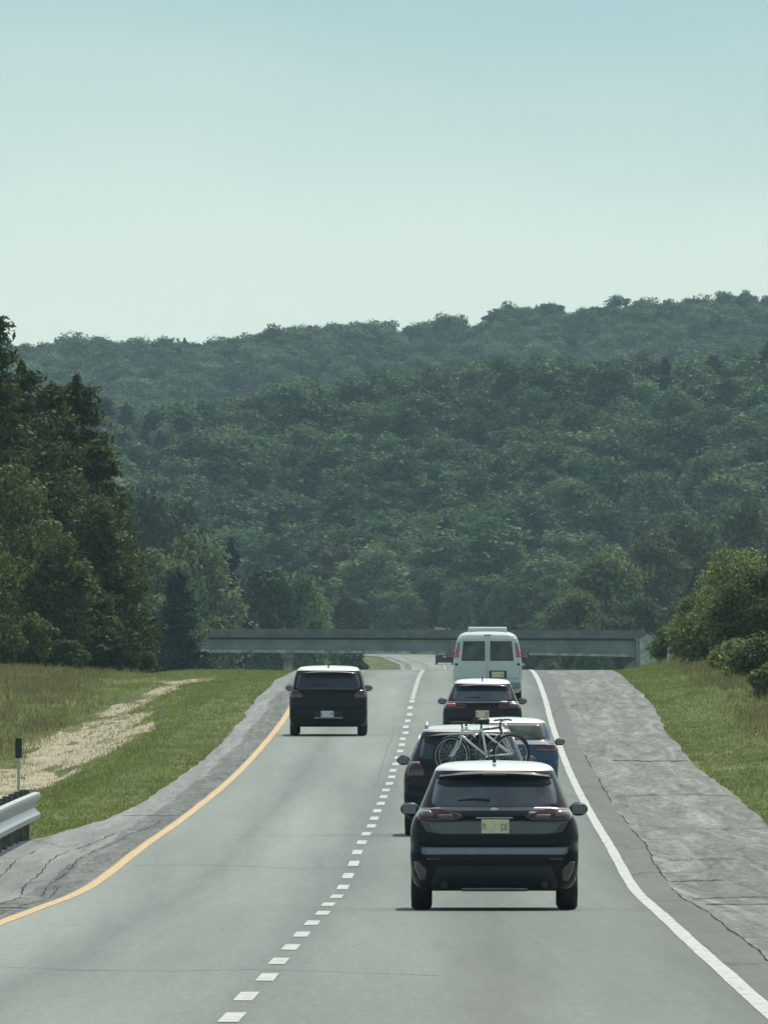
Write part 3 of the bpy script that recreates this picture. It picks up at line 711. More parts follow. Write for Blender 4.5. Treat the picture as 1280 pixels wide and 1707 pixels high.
while n_t < 250 and tries < 20000:
    tries += 1
    d = random.uniform(1560, 2600)**1.0; half = d*640/F*1.25
    x = random.uniform(-half, half)
    u = x-float(xdash(d))
    if d < 2600 and (-7.5 if d < 2250 else -14) < u < (10.5 if d < 2250 else 13): continue
    if d < 1700 and abs(u) > 28: continue
    if not place_ok(x, d, indiv, 4.6): continue
    indiv.append((x, d)); n_t += 1
    q = random.random(); kk = 0 if q < .62 else (1 if q < .93 else 2)
    lab, protos, c_ = kinds[kk]; cr = random.choice(protos)
    s_ = random.uniform(.62, .92)*(0.62 if d < 2150 else 1.0); 
    if d < 2150: s_ = min(s_, .6); lab = ['mid green young tree on the bank behind the bridge', 'pale green young tree on the bank behind the bridge', 'dark young conifer on the bank behind the bridge'][kk]
    col_ = 640+x*F/d
    lab = ['mid green leafy tree', 'pale green leafy tree', 'dark blue green conifer'][kk] if d >= 2150 else ['mid green young tree', 'pale green young tree', 'dark young conifer'][kk]
    lab += (' on the lower hillside, ' if d >= 2150 else ' beyond the bridge, ')+('above its left end' if col_ < 420 and d < 2150 else 'over the left end of the bridge' if col_ < 420 else 'over the black left lane car' if col_ < 640 else 'over the white van' if col_ < 900 else 'over the right shoulder')
    o = put_tree('conifer_tree' if c_ == 'c' else 'broadleaf_tree', cr, CTR if c_ == 'c' else random.choice(BTR), x, d, s_, s_*random.uniform(.85, 1.15),
                 label=lab, cat='tree', group='trees of the wooded hillside beyond the bridge')
    if n_t <= 3: pass

# the rest of the wood: one uncountable mass, instanced on a cloud of points
proto_objs = []
seen = set()
for o in COL.objects:
    if o.name.split('.')[0] == 'crown' and o.data in BROAD+LIGHT+CON and o.data.name not in seen:
        seen.add(o.data.name); proto_objs.append((o, 'b' if o.data in BROAD else ('l' if o.data in LIGHT else 'c')))
proto_objs.sort(key=lambda t: t[1]+t[0].data.name)
def forest(name, regions, label):
    P = []; A = []; Rr = []; Sc = []; Id = []
    bi = {c: [i for i, (o, k) in enumerate(proto_objs) if k == c] for c in 'blc'}
    for (y0, y1, sp, smin, smax, margin) in regions:
        y = y0
        while y < y1:
            half = y*640/F*margin; x = -half+random.uniform(0, sp)
            while x < half:
                X_ = x+random.uniform(-.35, .35)*sp; Y_ = y+random.uniform(-.5, .5)*sp; u = X_-float(xdash(Y_))
                x += sp
                if Y_ < 2700 and -14 < u < 14: continue
                if any(abs(a-X_) < 3.5 and abs(b-Y_) < 3.5 for a, b in indiv if abs(b-Y_) < 3.5): continue
                nz = float(fnoise(X_*0.06, Y_*0.03, 5)); q = random.random()+0.25*nz
                c_ = 'b' if q < .62 else ('l' if q < 1.04 else 'c')
                if Y_ > 4000 and c_ == 'c' and random.random() < .8: c_ = 'b'
                P.append((X_, Y_)); Rr.append(rnd()); s_ = random.uniform(smin, smax)*(1+.12*nz); Sc.append((s_*random.uniform(.95, 1.45), s_)); Id.append(random.choice(bi[c_]))
            y += sp
    P = np.array(P); Z = ground(P[:, 0], P[:, 1])-0.3
    me = bpy.data.meshes.new(name); me.vertices.add(len(P)); me.vertices.foreach_set('co', np.stack([P[:, 0], P[:, 1], Z], -1).astype(np.float32).ravel())
    for nm, ty, dt in (('pick', 'INT', np.array(Id, np.int32)), ('rz', 'FLOAT', np.array(Rr, np.float32)), ('sx', 'FLOAT', np.array([a for a, b in Sc], np.float32)), ('sz', 'FLOAT', np.array([b for a, b in Sc], np.float32))):
        a = me.attributes.new(nm, ty, 'POINT'); a.data.foreach_set('value', dt)
    me.materials.append(M['leaf_a']); me.update()
    o = link(name, me)
    ng = bpy.data.node_groups.new(name+'_nodes', 'GeometryNodeTree')
    ng.interface.new_socket('Geometry', in_out='INPUT', socket_type='NodeSocketGeometry'); ng.interface.new_socket('Geometry', in_out='OUTPUT', socket_type='NodeSocketGeometry')
    N = ng.nodes.new; gi = N('NodeGroupInput'); go = N('NodeGroupOutput'); ip = N('GeometryNodeInstanceOnPoints'); jg = N('GeometryNodeJoinGeometry')
    for po, k in reversed(proto_objs):
        oi = N('GeometryNodeObjectInfo'); oi.inputs['Object'].default_value = po; oi.inputs['As Instance'].default_value = True; oi.transform_space = 'ORIGINAL'
        ng.links.new(oi.outputs['Geometry'], jg.inputs[0])
    def att(nm, dt):
        a = N('GeometryNodeInputNamedAttribute'); a.data_type = dt; a.inputs['Name'].default_value = nm; return a.outputs[0]
    cr_ = N('ShaderNodeCombineXYZ'); ng.links.new(att('rz', 'FLOAT'), cr_.inputs[2]); cs = N('ShaderNodeCombineXYZ'); sx = att('sx', 'FLOAT')
    ng.links.new(sx, cs.inputs[0]); ng.links.new(sx, cs.inputs[1]); ng.links.new(att('sz', 'FLOAT'), cs.inputs[2])
    ng.links.new(gi.outputs[0], ip.inputs['Points']); ng.links.new(jg.outputs[0], ip.inputs['Instance']); ip.inputs['Pick Instance'].default_value = True
    ng.links.new(att('pick', 'INT'), ip.inputs['Instance Index'])
    ng.links.new(cr_.outputs[0], ip.inputs['Rotation']); ng.links.new(cs.outputs[0], ip.inputs['Scale']); ng.links.new(ip.outputs[0], go.inputs[0])
    md = o.modifiers.new('forest', 'NODES'); md.node_group = ng
    tag(o, label, 'forest', kind='stuff'); print(name, len(P)); return o
forest('forest', [(2420, 3010, 7.0, .62, 1.25, 1.6), (3010, 3200, 8, .6, .8, 1.2), (4080, 4740, 7.6, .66, 1.2, 1.5), (4740, 4800, 8, .6, .9, 1.2)],
       'dense hazy broadleaf forest covering the hill and far ridge')

# ------------------------------------------------------------------ the bridge over the road
BD = 1500.0
def zb(row): return row2z(BD, row)
br = empty('bridge', (2.0, BD, gz(2.0, BD))); bo = Vector(br.location)
def rel(x, y, z): return (x-bo.x, y-bo.y, z-bo.z)
def slab(name, x0, x1, zl0, zh0, zl1, zh1, y0, y1, mat, n=20, arch=0.0):
    vs = []; fs = []
    for i in range(n+1):
        t = i/n; x = x0+(x1-x0)*t; a = arch*(1-(2*t-1)**2)
        for y_, z_ in ((y0, zl0+(zl1-zl0)*t), (y1, zl0+(zl1-zl0)*t), (y1, zh0+(zh1-zh0)*t), (y0, zh0+(zh1-zh0)*t)): vs.append(rel(x, y_, z_+a))
    for i in range(n):
        for k in range(4): fs.append((i*4+k, i*4+(k+1) % 4, (i+1)*4+(k+1) % 4, (i+1)*4+k))
    fs += [(0, 1, 2, 3), tuple(n*4+k for k in (3, 2, 1, 0))]
    return mesh_obj(name, vs, fs, mat, br)
XL, XR_ = -24.0, px(1052, BD)
slab('deck', XL, XR_+1.0, zb(1066), zb(1062.5), zb(1069), zb(1065.5), BD-5.0, BD+5.0, M['deck_shade'])
slab('parapet', XL, XR_+1.0, zb(1062)+.003, zb(1048.5), zb(1065)+.003, zb(1052), BD-5.35, BD-5.05, M['parapet'])
slab('parapet', XL, XR_+1.0, zb(1062)+.003, zb(1048.5), zb(1065)+.003, zb(1052), BD+5.05, BD+5.35, M['parapet'])
for k in range(4):
    slab('girder', XL, XR_+.2, zb(1084), zb(1066)-.003, zb(1092), zb(1069)-.003, BD-4.9+3.0*k, BD-4.6+3.0*k, M['girder'], arch=.12)
mb = MB()      # bottom flange of the face girder in a paler material
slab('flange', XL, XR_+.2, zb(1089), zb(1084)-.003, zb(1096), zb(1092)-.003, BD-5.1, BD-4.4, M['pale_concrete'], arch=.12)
mb = MB(); xp_ = px(480, BD)
for yy in (-3.6, 0, 3.6): mb.tube([rel(xp_, BD+yy, gz(xp_, BD)-.5), rel(xp_, BD+yy, zb(1095))], .34, 14)
mb.build('pier', M['pale_concrete'], br, True)
MB().box(rel(xp_, BD, zb(1092.5)), (.9, 9.4, .5), .04).build('pier_cap', M['concrete'], br)
MB().box(rel(XR_+.9, BD, (zb(1066)+gz(XR_, BD))/2), (1.3, 10.6, zb(1066)-gz(XR_, BD)+.6), .03).build('abutment', M['girder'], br)
# sloped paving under the right-hand end
xs0, xs1 = px(935, BD), XR_+.2
vs = [rel(xs0, BD-5, gz(xs0, BD)-.2), rel(xs0, BD+5, gz(xs0, BD)-.2), rel(xs1, BD+5, zb(1101)), rel(xs1, BD-5, zb(1101)), rel(xs1, BD-5, gz(xs0, BD)-.6), rel(xs1, BD+5, gz(xs0, BD)-.6)]
mesh_obj('slope_paving', vs, [(0, 1, 2, 3), (0, 3, 4), (1, 5, 2), (3, 2, 5, 4), (0, 4, 5, 1)], M['girder'], br)
mb = MB()
for i in range(14):
    x_ = XL+1+(XR_-XL-1)*i/13; mb.box(rel(x_, BD-5.2, zb(1049)+.02-(i/13)*.14), (.12, .16, .42))
mb.build('railing_posts', M['parapet'], br)
tag(br, 'long low concrete road bridge crossing behind the vehicles, greenish girder with dark joint line', 'bridge')  # dark line: the overhang's shade put into the deck colour
# pale stained end wall beside the bridge
wx = px(1078, 1478); wz = gz(wx, 1478)
ew = MB(); zt, zb_ = row2z(1478, 1057), row2z(1478, 1117)
ew.add([(-.45, -.3, zb_-wz), (.65, -.3, zb_-wz), (.65, .3, zb_-wz), (-.45, .3, zb_-wz), (-.5, -.3, zt-wz-.35), (.1, -.3, zt-wz), (.95, -.3, zt-wz-.7), (-.5, .3, zt-wz-.35), (.1, .3, zt-wz), (.95, .3, zt-wz-.7)],
       [(0, 1, 6, 5, 4), (3, 7, 8, 9, 2), (4, 5, 8, 7), (5, 6, 9, 8), (1, 2, 9, 6), (0, 4, 7, 3), (0, 3, 2, 1)])
o = ew.build('end_wall', M['pale_concrete']); o.location = (wx, 1478, wz); tag(o, 'pale stained concrete end wall beside the right end of the bridge', 'wall')

# ------------------------------------------------------------------ posts and guardrail
def delineator(xp, rowb, rowt, d, dark, label, cat):
    x = px(xp, d); z = gz(x, d); h = row2z(d, rowt)-z; r = empty('marker_post', (x, d, z)); tag(r, label, cat)
    if dark:
        MB().box((0, 0, h*.5-.1), (.055, .03, h+.2), .006).build('post', M['post_white'], r)
        MB().box((0, -.03, h-.19), (.125, .012, .38), .03).build('marker_plate', M['sign_dark'], r)
    else:
        MB().box((0, 0, h*.5-.1), (.075, .05, h+.2), .008).build('post', M['post_white'], r)
        MB().box((0, -.028, h-.12), (.07, .01, .15), .01).build('reflector', M['satin'], r)
delineator(31, 1312, 1231, 395, True, 'thin pale marker post with a dark top plate on the left verge', 'marker post')
delineator(1114, 1130, 1080, 690, False, 'small white marker post in front of the right hand bushes', 'marker post')

gr = empty('guardrail', (float(xdash(318))-5.08, 318, gz(float(xdash(318))-5.08, 318))); go_ = Vector(gr.location)
tag(gr, 'galvanised double wave guardrail ending at the left edge of the road', 'guardrail')
prof = [(a, b*1.22-.08) for a, b in [(-.0, .36), (.08, .350), (.09, .32), (.09, .28), (.015, .225), (.0, .205), (.0, .165), (.015, .14), (.09, .085), (.09, .045), (.075, .02), (0, 0)]]
vs = []; fs = []; ysg = [318-.0, 317.5]+list(np.arange(315, 225, -2.0)); m = len(prof)
for j, y in enumerate(ysg):
    u0 = -5.08+(.0 if j else -.05); x = float(xdash(y))+u0
    zt = gz(float(xdash(y))-5.08, y)+.40
    for p, q in prof: vs.append((x+p-go_.x, y-go_.y, zt+q-go_.z))
    for p, q in prof: vs.append((x+p-.008-go_.x, y-go_.y, zt+q-go_.z))
for j in range(len(ysg)-1):
    for k in range(m-1):
        a = j*2*m+k; b = (j+1)*2*m+k; fs.append((a, a+1, b+1, b)); fs.append((a+m, b+m, b+m+1, a+m+1))
for k in range(m-1): fs.append((k, k+m, k+m+1, k+1))
mesh_obj('rail', vs, fs, M['steel'], gr, False)
for y in np.arange(316.5, 226, -1.9*2):
    x = float(xdash(y))-5.20; z = gz(x, y); MB().box((x-go_.x-.02, y-go_.y, z+.30-go_.z), (.15, .2, 1.0), .01).build('post', M['wood_post'], gr)
    MB().box((x+.085-go_.x, y-go_.y, z+.58-go_.z), (.055, .14, .3), .01).build('spacer_block', M['wood_post'], gr)

# ------------------------------------------------------------------ vehicles
def pchip(xk, yk, x):
    xk = np.asarray(xk, float); yk = np.asarray(yk, float); h = np.diff(xk); dl = np.diff(yk)/h; m = np.zeros(len(xk))
    m[0], m[-1] = dl[0], dl[-1]
    for i in range(1, len(xk)-1):
        m[i] = 0 if dl[i-1]*dl[i] <= 0 else 2*dl[i-1]*dl[i]/(dl[i-1]+dl[i])
    x = np.clip(x, xk[0], xk[-1]); i = np.clip(np.searchsorted(xk, x)-1, 0, len(h)-1); t = (x-xk[i])/h[i]
    return ((1+2*t)*(1-t)**2*yk[i]+t*(1-t)**2*h[i]*m[i]+t*t*(3-2*t)*yk[i+1]+t*t*(t-1)*h[i]*m[i+1])

class Car:
    """body described as stacked level outlines: half width, rear and front position for each height"""
    def __init__(s, wk, rk, fk, bow=.07, rr=.16, rf=.35):
        s.wk, s.rk, s.fk, s.bow, s.rr, s.rf = wk, rk, fk, bow, rr, rf
    def w(s, z): return pchip([a for a, b in s.wk], [b for a, b in s.wk], z)
    def yr(s, z): return pchip([a for a, b in s.rk], [b for a, b in s.rk], z)
    def yf(s, z): return pchip([a for a, b in s.fk], [b for a, b in s.fk], z)
    def rear(s, x, z):
        w = s.w(z); r = np.minimum(s.rr, w*.5); ax = np.abs(x); k = np.clip((ax-(w-r))/r, 0, 1)
        return s.yr(z)+s.bow*(ax/np.maximum(w, .05))**2+r*(1-np.sqrt(np.maximum(0, 1-k*k)))
    def front(s, x, z):
        w = s.w(z); r = np.minimum(s.rf, w*.5); ax = np.abs(x); k = np.clip((ax-(w-r))/r, 0, 1)
        return s.yf(z)-.12*(ax/np.maximum(w, .05))**2-r*(1-np.sqrt(np.maximum(0, 1-k*k)))
    def body(s, mat, root, arches=(), arch_r=.41, name='body', roofm=None):
        z0, z1 = s.wk[0][0], s.wk[-1][0]
        zs = np.concatenate([np.linspace(z0, z1-.16, 34), np.linspace(z1-.16, z1, 12)[1:]]); nR, nS = 25, 16; vs = []
        tt = np.sin(np.linspace(-1, 1, nR)*math.pi/2)
        for z in zs:
            w = float(s.w(z)); xs = tt*w; ya = s.rear(xs, z); yb = s.front(xs, z)
            L_ = [(x, y) for x, y in zip(xs, ya)]
            L_ += [(w, ya[-1]+(yb[-1]-ya[-1])*k/(nS+1)) for k in range(1, nS+1)]
            L_ += [(x, y) for x, y in zip(xs[::-1], yb[::-1])]
            L_ += [(-w, yb[0]+(ya[0]-yb[0])*k/(nS+1)) for k in range(1, nS+1)]
            vs += [(x, y, z) for x, y in L_]
        m = len(vs)//len(zs); fs = [(j*m+i, j*m+(i+1) % m, (j+1)*m+(i+1) % m, (j+1)*m+i) for j in range(len(zs)-1) for i in range(m)]
        fs += [tuple(range(m))[::-1], tuple(range((len(zs)-1)*m, len(zs)*m))]
        o = mesh_obj(name, vs, fs, mat, None, True)
        if arches:
            cut = MB()
            for y in arches: cut.tube([(-1.3, y, .34), (1.3, y, .34)], arch_r, 28)
            c = cut.build('cutter', mat); md = o.modifiers.new('b', 'BOOLEAN'); md.object = c; md.solver = 'EXACT'; md.operation = 'DIFFERENCE'
            # keep the middle of the car solid: cut only the outer part
            for i, v in enumerate(c.data.vertices): pass
            bpy.context.view_layer.update(); dg = bpy.context.evaluated_depsgraph_get(); me = bpy.data.meshes.new_from_object(o.evaluated_get(dg))
            if len(me.polygons) > 500:
                o.modifiers.clear(); o.data = me
            else: o.modifiers.clear()
            bpy.data.objects.remove(c)
        o.data.polygons.foreach_set('use_smooth', [True]*len(o.data.polygons))
        try: o.data.set_sharp_from_angle(angle=math.radians(42))
        except Exception: pass
        o.parent = root
        # the roof skin becomes a part of its own
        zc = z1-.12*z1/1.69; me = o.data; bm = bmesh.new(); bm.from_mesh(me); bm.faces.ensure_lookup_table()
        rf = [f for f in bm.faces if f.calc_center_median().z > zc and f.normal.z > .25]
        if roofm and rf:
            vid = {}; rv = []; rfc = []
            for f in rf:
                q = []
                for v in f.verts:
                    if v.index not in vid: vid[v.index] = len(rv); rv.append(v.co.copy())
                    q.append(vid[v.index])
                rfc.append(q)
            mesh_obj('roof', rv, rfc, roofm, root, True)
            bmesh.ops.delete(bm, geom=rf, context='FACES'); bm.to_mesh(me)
        bm.free(); return o
    def patch(s, name, mat, root, zs, xl, xr, off=.006, side='rear', thick=.02, nx=16, nz=10, sm=True):
        """panel following the rear (or front) surface; xl/xr are values given at each z in zs"""
        Z = np.linspace(zs[0], zs[-1], nz+1); XL_ = np.interp(Z, zs, xl); XR2 = np.interp(Z, zs, xr); f = s.rear if side == 'rear' else s.front; sg = -1 if side == 'rear' else 1
        vs = []
        for layer in (off, -thick):
            for z, a, b in zip(Z, XL_, XR2):
                xs = np.linspace(a, b, nx+1); y = f(xs, z)
                dz = (f(xs, z+.01)-f(xs, z-.01))/.02; dx = (f(xs+.005, z)-f(xs-.005, z))/.01; dx = np.clip(dx, -1.5, 1.5)
                nn = np.stack([-dx, np.ones_like(dx), -dz], -1)*sg; nn /= np.linalg.norm(nn, axis=1, keepdims=True)
                for x, yy, q in zip(xs, y, nn): vs.append((x+q[0]*layer, yy+q[1]*layer, z+q[2]*layer))
        n1 = nx+1; N = n1*(nz+1); fs = [(j*n1+i, j*n1+i+1, (j+1)*n1+i+1, (j+1)*n1+i) for j in range(nz) for i in range(nx)]
        fs += [tuple(v+N for v in f_[::-1]) for f_ in fs[:nx*nz]]
        for i in range(nx): fs += [(i, i+N, i+1+N, i+1), (nz*n1+i, nz*n1+i+1, nz*n1+i+1+N, nz*n1+i+N)]
        for j in range(nz): fs += [(j*n1, (j+1)*n1, (j+1)*n1+N, j*n1+N), (j*n1+nx, j*n1+nx+N, (j+1)*n1+nx+N, (j+1)*n1+nx)]
        return mesh_obj(name, vs, fs, mat, root, sm)
    def sidewin(s, name, mat, root, z0, z1, ya0, ya1, yb0, yb1, sgn, off=.005):
        """side pane: rear edge goes ya0 (low) to ya1 (high), front edge yb0 to yb1"""
        vs = []; nz, ny = 6, 8
        for layer in (off, -.02):
            for j in range(nz+1):
                t = j/nz; z = z0+(z1-z0)*t; w = float(s.w(z))+layer
                for i in range(ny+1): q = i/ny; vs.append((sgn*w, (ya0+(ya1-ya0)*t)*(1-q)+(yb0+(yb1-yb0)*t)*q, z))
        n1 = ny+1; N = n1*(nz+1); fs = [(j*n1+i, j*n1+i+1, (j+1)*n1+i+1, (j+1)*n1+i) for j in range(nz) for i in range(ny)]
        fs += [tuple(v+N for v in f_[::-1]) for f_ in fs[:ny*nz]]
        for i in range(ny): fs += [(i, i+N, i+1+N, i+1), (nz*n1+i, nz*n1+i+1, nz*n1+i+1+N, nz*n1+i+N)]
        for j in range(nz): fs += [(j*n1, (j+1)*n1, (j+1)*n1+N, j*n1+N), (j*n1+ny, j*n1+ny+N, (j+1)*n1+ny+N, (j+1)*n1+ny)]
        return mesh_obj(name, vs, fs, mat, root, True)

def wheel(root, x, y, r=.34, wd=.22, sgn=1):
    t = MB().lathe([(r*.62, -wd/2), (r*.9, -wd/2), (r*.985, -wd*.38), (r, -wd*.25), (r, wd*.25), (r*.985, wd*.38), (r*.9, wd/2), (r*.62, wd/2)], (0, 0, 0)).build('wheel', M['tyre'], root, True)
    t.location = (x, y, r)
    rm = MB().lathe([(r*.64, -wd*.46), (r*.60, 0), (r*.64, wd*.46)], (0, 0, 0))
    for k in range(5):
        a = 2*math.pi*k/5; rm.tube([(sgn*wd*.38, 0, 0), (sgn*wd*.42, math.cos(a)*r*.62, math.sin(a)*r*.62)], .025, 6)
    rm.lathe([(0.001, sgn*wd*.42), (r*.16, sgn*wd*.40), (r*.16, sgn*wd*.2)], (0, 0, 0))
    rm.build('rim', M['rim'], t, True)
def mirror(root, x, y, z, sgn, mat, sx=.10, sz=.075):
    mb = MB().ball((sgn*(x+.075), y, z), (sx, .075, sz), 18, 12)
    mb.tube([(sgn*(x-.05), y+.02, z-.05), (sgn*(x+.03), y, z-.045)], .022, 8)
    o = mb.build('mirror', mat, root, True)
    MB().box((sgn*(x+.078), y-.072, z), (sx*1.45, .012, sz*1.35), .005).build('mirror_glass', M['satin'], o)
def plate(root, c, x, z, y, w=.305, h=.155, mat='plate_cream', marks=True, frame=False):
    if frame: MB().box((x, y+.004, z), (w+.12, .02, h+.05), .006).build('plate_frame', M['black'], root)
    p = MB().box((x, y-.012, z), (w, .010, h), .004).build('licence_plate', M[mat], root)
    if marks:
        mb = MB(); r = random.Random(int(x*100)+len(mat)+int(z*100))
        for k in range(7):
            if k in (1, 2, 3, 4): continue
            cx = x-w*.40+k*w*.133; s_ = .030; h_ = h*.40
            for q in range(3):
                if r.random() < .75: mb.box((cx, y-.019, z-h_/2+q*h_/2-.006), (s_, .004, .009))
            for q in (-1, 1):
                if r.random() < .75: mb.box((cx+q*s_*.42, y-.0195, z-.006), (.008, .004, h_))
        mb.build('plate_characters', M['plate_ink'], p)
def underside(root, w, L_, z=.2, ov=.35):
    mb = MB().box((0, L_/2, z+.12), (w*1.55, L_-ov*2, .2), .04)
    mb.tube([(-w*.75, .95, .32), (w*.75, .95, .32)], .045, 8); mb.tube([(.28, .25, .27), (.28, 2.6, .27)], .035, 8)
    mb.box((-.1, .42, .30), (.6, .28, .16), .05)
    mb.build('underbody', M['under'], root)

def place_vehicle(root, xp, d):
    x = px(xp, d); z = float(zlin(d+.9)); z2 = float(zlin(d+3.7)); root.location = (x, d, 0)
    pitch = math.atan2(z2-z, 2.8); root.location.z = z-.9*math.tan(pitch)+.012; root.rotation_euler = (pitch, 0, -math.atan(.0042157))
    return root

def build_suv(name, p, xp, d, label, cat='car', W_=.92, H_=1.69, L_=4.65, style='A', glass='glass_grey', group='vehicles travelling ahead on the highway'):
    root = empty(name, (0, 0, 0)); tag(root, label, cat, group)
    h = H_; k = h/1.69; kw = W_/.92
    wk = [(.22, .80), (.30, .875), (.45, .91), (.62, .92), (.86, .92), (.98, .905), (1.06, .875), (1.12, .835), (1.20, .80), (1.36, .735), (1.50, .68), (1.57, .655), (1.61, .63), (1.645, .575), (1.67, .46), (1.684, .28), (1.69, .06)]
    rk = [(.22, .14), (.30, .06), (.42, .01), (.56, 0), (.70, .005), (.735, .06), (.84, .075), (.98, .085), (1.05, .10), (1.12, .155), (1.17, .20), (1.36, .36), (1.50, .47), (1.57, .54), (1.60, .60), (1.625, .80), (1.66, 1.3), (1.69, 2.0)]
    if style == 'F':
        wk = [(.22, .82), (.30, .89), (.45, .915), (.62, .92), (.90, .92), (1.02, .91), (1.10, .885), (1.18, .845), (1.36, .81), (1.50, .775), (1.56, .755), (1.61, .72), (1.65, .66), (1.672, .52), (1.684, .30), (1.69, .06)]
        rk = [(.22, .12), (.30, .05), (.42, .01), (.56, 0), (.66, .01), (.70, .05), (.90, .06), (1.05, .08), (1.12, .11), (1.36, .22), (1.50, .30), (1.56, .36), (1.60, .42), (1.625, .62), (1.66, 1.1), (1.69, 1.9)]
    LF = L_
    fk = [(.22, LF-.2), (.35, LF-.05), (.6, LF), (.8, LF-.06), (.95, LF-.25), (1.02, LF-.7), (1.06, LF-1.15), (1.12, LF-1.35), (1.36, LF-1.75), (1.5, LF-2.0), (1.57, LF-2.15), (1.62, LF-2.3), (1.655, LF-2.5), (1.68, LF-2.6), (1.69, LF-2.62)]
    wk = [(a*k, b*kw) for a, b in wk]; rk = [(a*k, b) for a, b in rk]; fk = [(a*k, b) for a, b in fk]
    c = Car(wk, rk, fk, rr=.23 if style == 'A' else .16); pm = M[p]
    c.body(pm, root, arches=(.95, LF-.92), roofm=M['p_roof_mid'] if style == 'B' else M['p_roof_sky'])
    Z = lambda z: z*k
    X = lambda x: x*kw
    # rear glass, spoiler
    if style == 'F':
        wz = [1.12, 1.18, 1.40, 1.50]; wx = [.70, .76, .72, .68]
    else:
        wz = [1.165, 1.20, 1.36, 1.47]; wx = [.62, .69, .665, .63]
    c.patch('rear_window', M[glass], root, [Z(a) for a in wz], [-X(a) for a in wx], [X(a) for a in wx], .005)
    # spoiler: overhanging lip with a rounded plan
    zt = Z(1.575); sw = X(.60 if style != 'F' else .68); y0 = float(c.rear(0, Z(1.50)))-.10; n = 14
    vs = []
    for i in range(n+1):
        t = -1+2*i/n; x = sw*t; bend = .12*t*t+.10*max(0, abs(t)-.75)*4*.25; dz = -.035*t*t
        for yy, zz in ((y0+bend, zt-.035+dz), (y0+bend+.01, zt-.065+dz), (y0+.30, zt-.075+dz*.5), (y0+.42, zt+.012+dz*.4), (y0+.12+bend, zt-.008+dz)):
            vs.append((x, yy, zz))
    fs = [(i*5+j, i*5+(j+1) % 5, (i+1)*5+(j+1) % 5, (i+1)*5+j) for i in range(n) for j in range(5)]+[(0, 1, 2, 3, 4), tuple(n*5+j for j in (4, 3, 2, 1, 0))]
    mesh_obj('spoiler', vs, fs, pm, root, False)
    # black band over the upper glass: the spoiler's shade put into colour
    c.patch('shaded_upper_glass', M['black'], root, [Z(1.385), Z(1.42), Z(1.50)], [-X(.5), -X(.62), -X(.60)], [X(.5), X(.62), X(.60)], .012)
    if style == 'A':
        c.patch('tailgate_trim', M['satin'], root, [Z(1.115), Z(1.155)], [-X(.66), -X(.67)], [X(.66), X(.67)], .008, nz=3)
        c.patch('light_bar', M['black'], root, [Z(1.055), Z(1.10)], [-X(.62)]*2, [X(.62)]*2, .014, nz=3)
        for sg in (-1, 1):
            a = ([X(.42), X(.33), X(.50), X(.60)], [X(.82), X(.845), X(.82), X(.79)])
            zz = [Z(1.005), Z(1.05), Z(1.11), Z(1.14)]
            l, r = (a[0], a[1]) if sg > 0 else ([-v for v in a[1]], [-v for v in a[0]])
            t = c.patch('tail_light', M['red'], root, zz, l, r, .018)
            l2, r2 = ([X(.44), X(.46)], [X(.60), X(.62)]); l3, r3 = ([X(.66), X(.70)], [X(.78), X(.80)])
            for (q, w_, z0_, z1_) in ((l2, r2, 1.03, 1.065), (l3, r3, 1.05, 1.115)):
                a_, b_ = (q, w_) if sg > 0 else ([-v for v in w_], [-v for v in q])
                c.patch('lamp_insert', M['clear'], t, [Z(z0_), Z(z1_)], a_, b_, .023, nz=3, nx=6)
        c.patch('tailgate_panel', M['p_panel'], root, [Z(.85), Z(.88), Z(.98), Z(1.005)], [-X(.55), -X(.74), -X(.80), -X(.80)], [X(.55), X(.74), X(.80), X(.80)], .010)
        c.patch('bumper_trim', M['satin'], root, [Z(.625), Z(.64), Z(.70)], [-X(.76), -X(.79), -X(.79)], [X(.76), X(.79), X(.79)], .016, nz=4)
        c.patch('lower_bumper', M['black'], root, [Z(.235), Z(.30), Z(.50)], [-X(.66), -X(.70), -X(.62)], [X(.66), X(.70), X(.62)], .02)
        for sg in (-1, 1):
            l, r = ([X(.74), X(.74), X(.83)], [X(.80), X(.86), X(.87)]); z_ = [Z(.34), Z(.46), Z(.55)]
            a_, b_ = (l, r) if sg > 0 else ([-v for v in r], [-v for v in l])
            c.patch('reflector', M['p_panel'], root, z_, a_, b_, .012, nx=6)
            MB().tube([(sg*X(.55), .02, Z(.285)), (sg*X(.55), .25, Z(.285))], .04, 14).build('exhaust_tip', M['black'], root)
        c.patch('tailgate_seam', M['under'], root, [Z(.815), Z(.826)], [-X(.70)]*2, [X(.70)]*2, .004, nz=2)
        for sg in (-1, 1):
            a_ = [sg*X(.70)-.006, sg*X(.835)-.006]; b_ = [v+.012 for v in a_]
            c.patch('tailgate_seam', M['under'], root, [Z(.815), Z(.98)], a_, b_, .004, nx=2, nz=6)
            a_, b_ = ([X(.60)]*2, [X(.74)]*2) if sg > 0 else ([-X(.74)]*2, [-X(.60)]*2)
            c.patch('bumper_reflector', M['red'], root, [Z(.565), Z(.59)], a_, b_, .010, nx=5, nz=2)
        c.patch('plate_light_strip', M['chrome'], root, [Z(1.03), Z(1.045)], [-X(.20)]*2, [X(.20)]*2, .012, nz=2)
        c.patch('skid_plate', M['satin'], root, [Z(.235), Z(.265)], [-X(.36)]*2, [X(.36)]*2, .028, nz=2)
        MB().box((0, float(c.rear(0, Z(1.50)))-.11, Z(1.525)), (.26, .02, .016), .004).build('brake_lamp', M['red'], root)
        y_ = float(c.rear(0, Z(.94)))-.012; plate(root, c, 0.01, Z(.945), y_, mat='plate_cream')
        MB().ball((0.0, float(c.rear(0, Z(1.13)))-.012, Z(1.135)), (.045, .008, .028), 14, 8).build('emblem', M['chrome'], root)
    elif style == 'F':
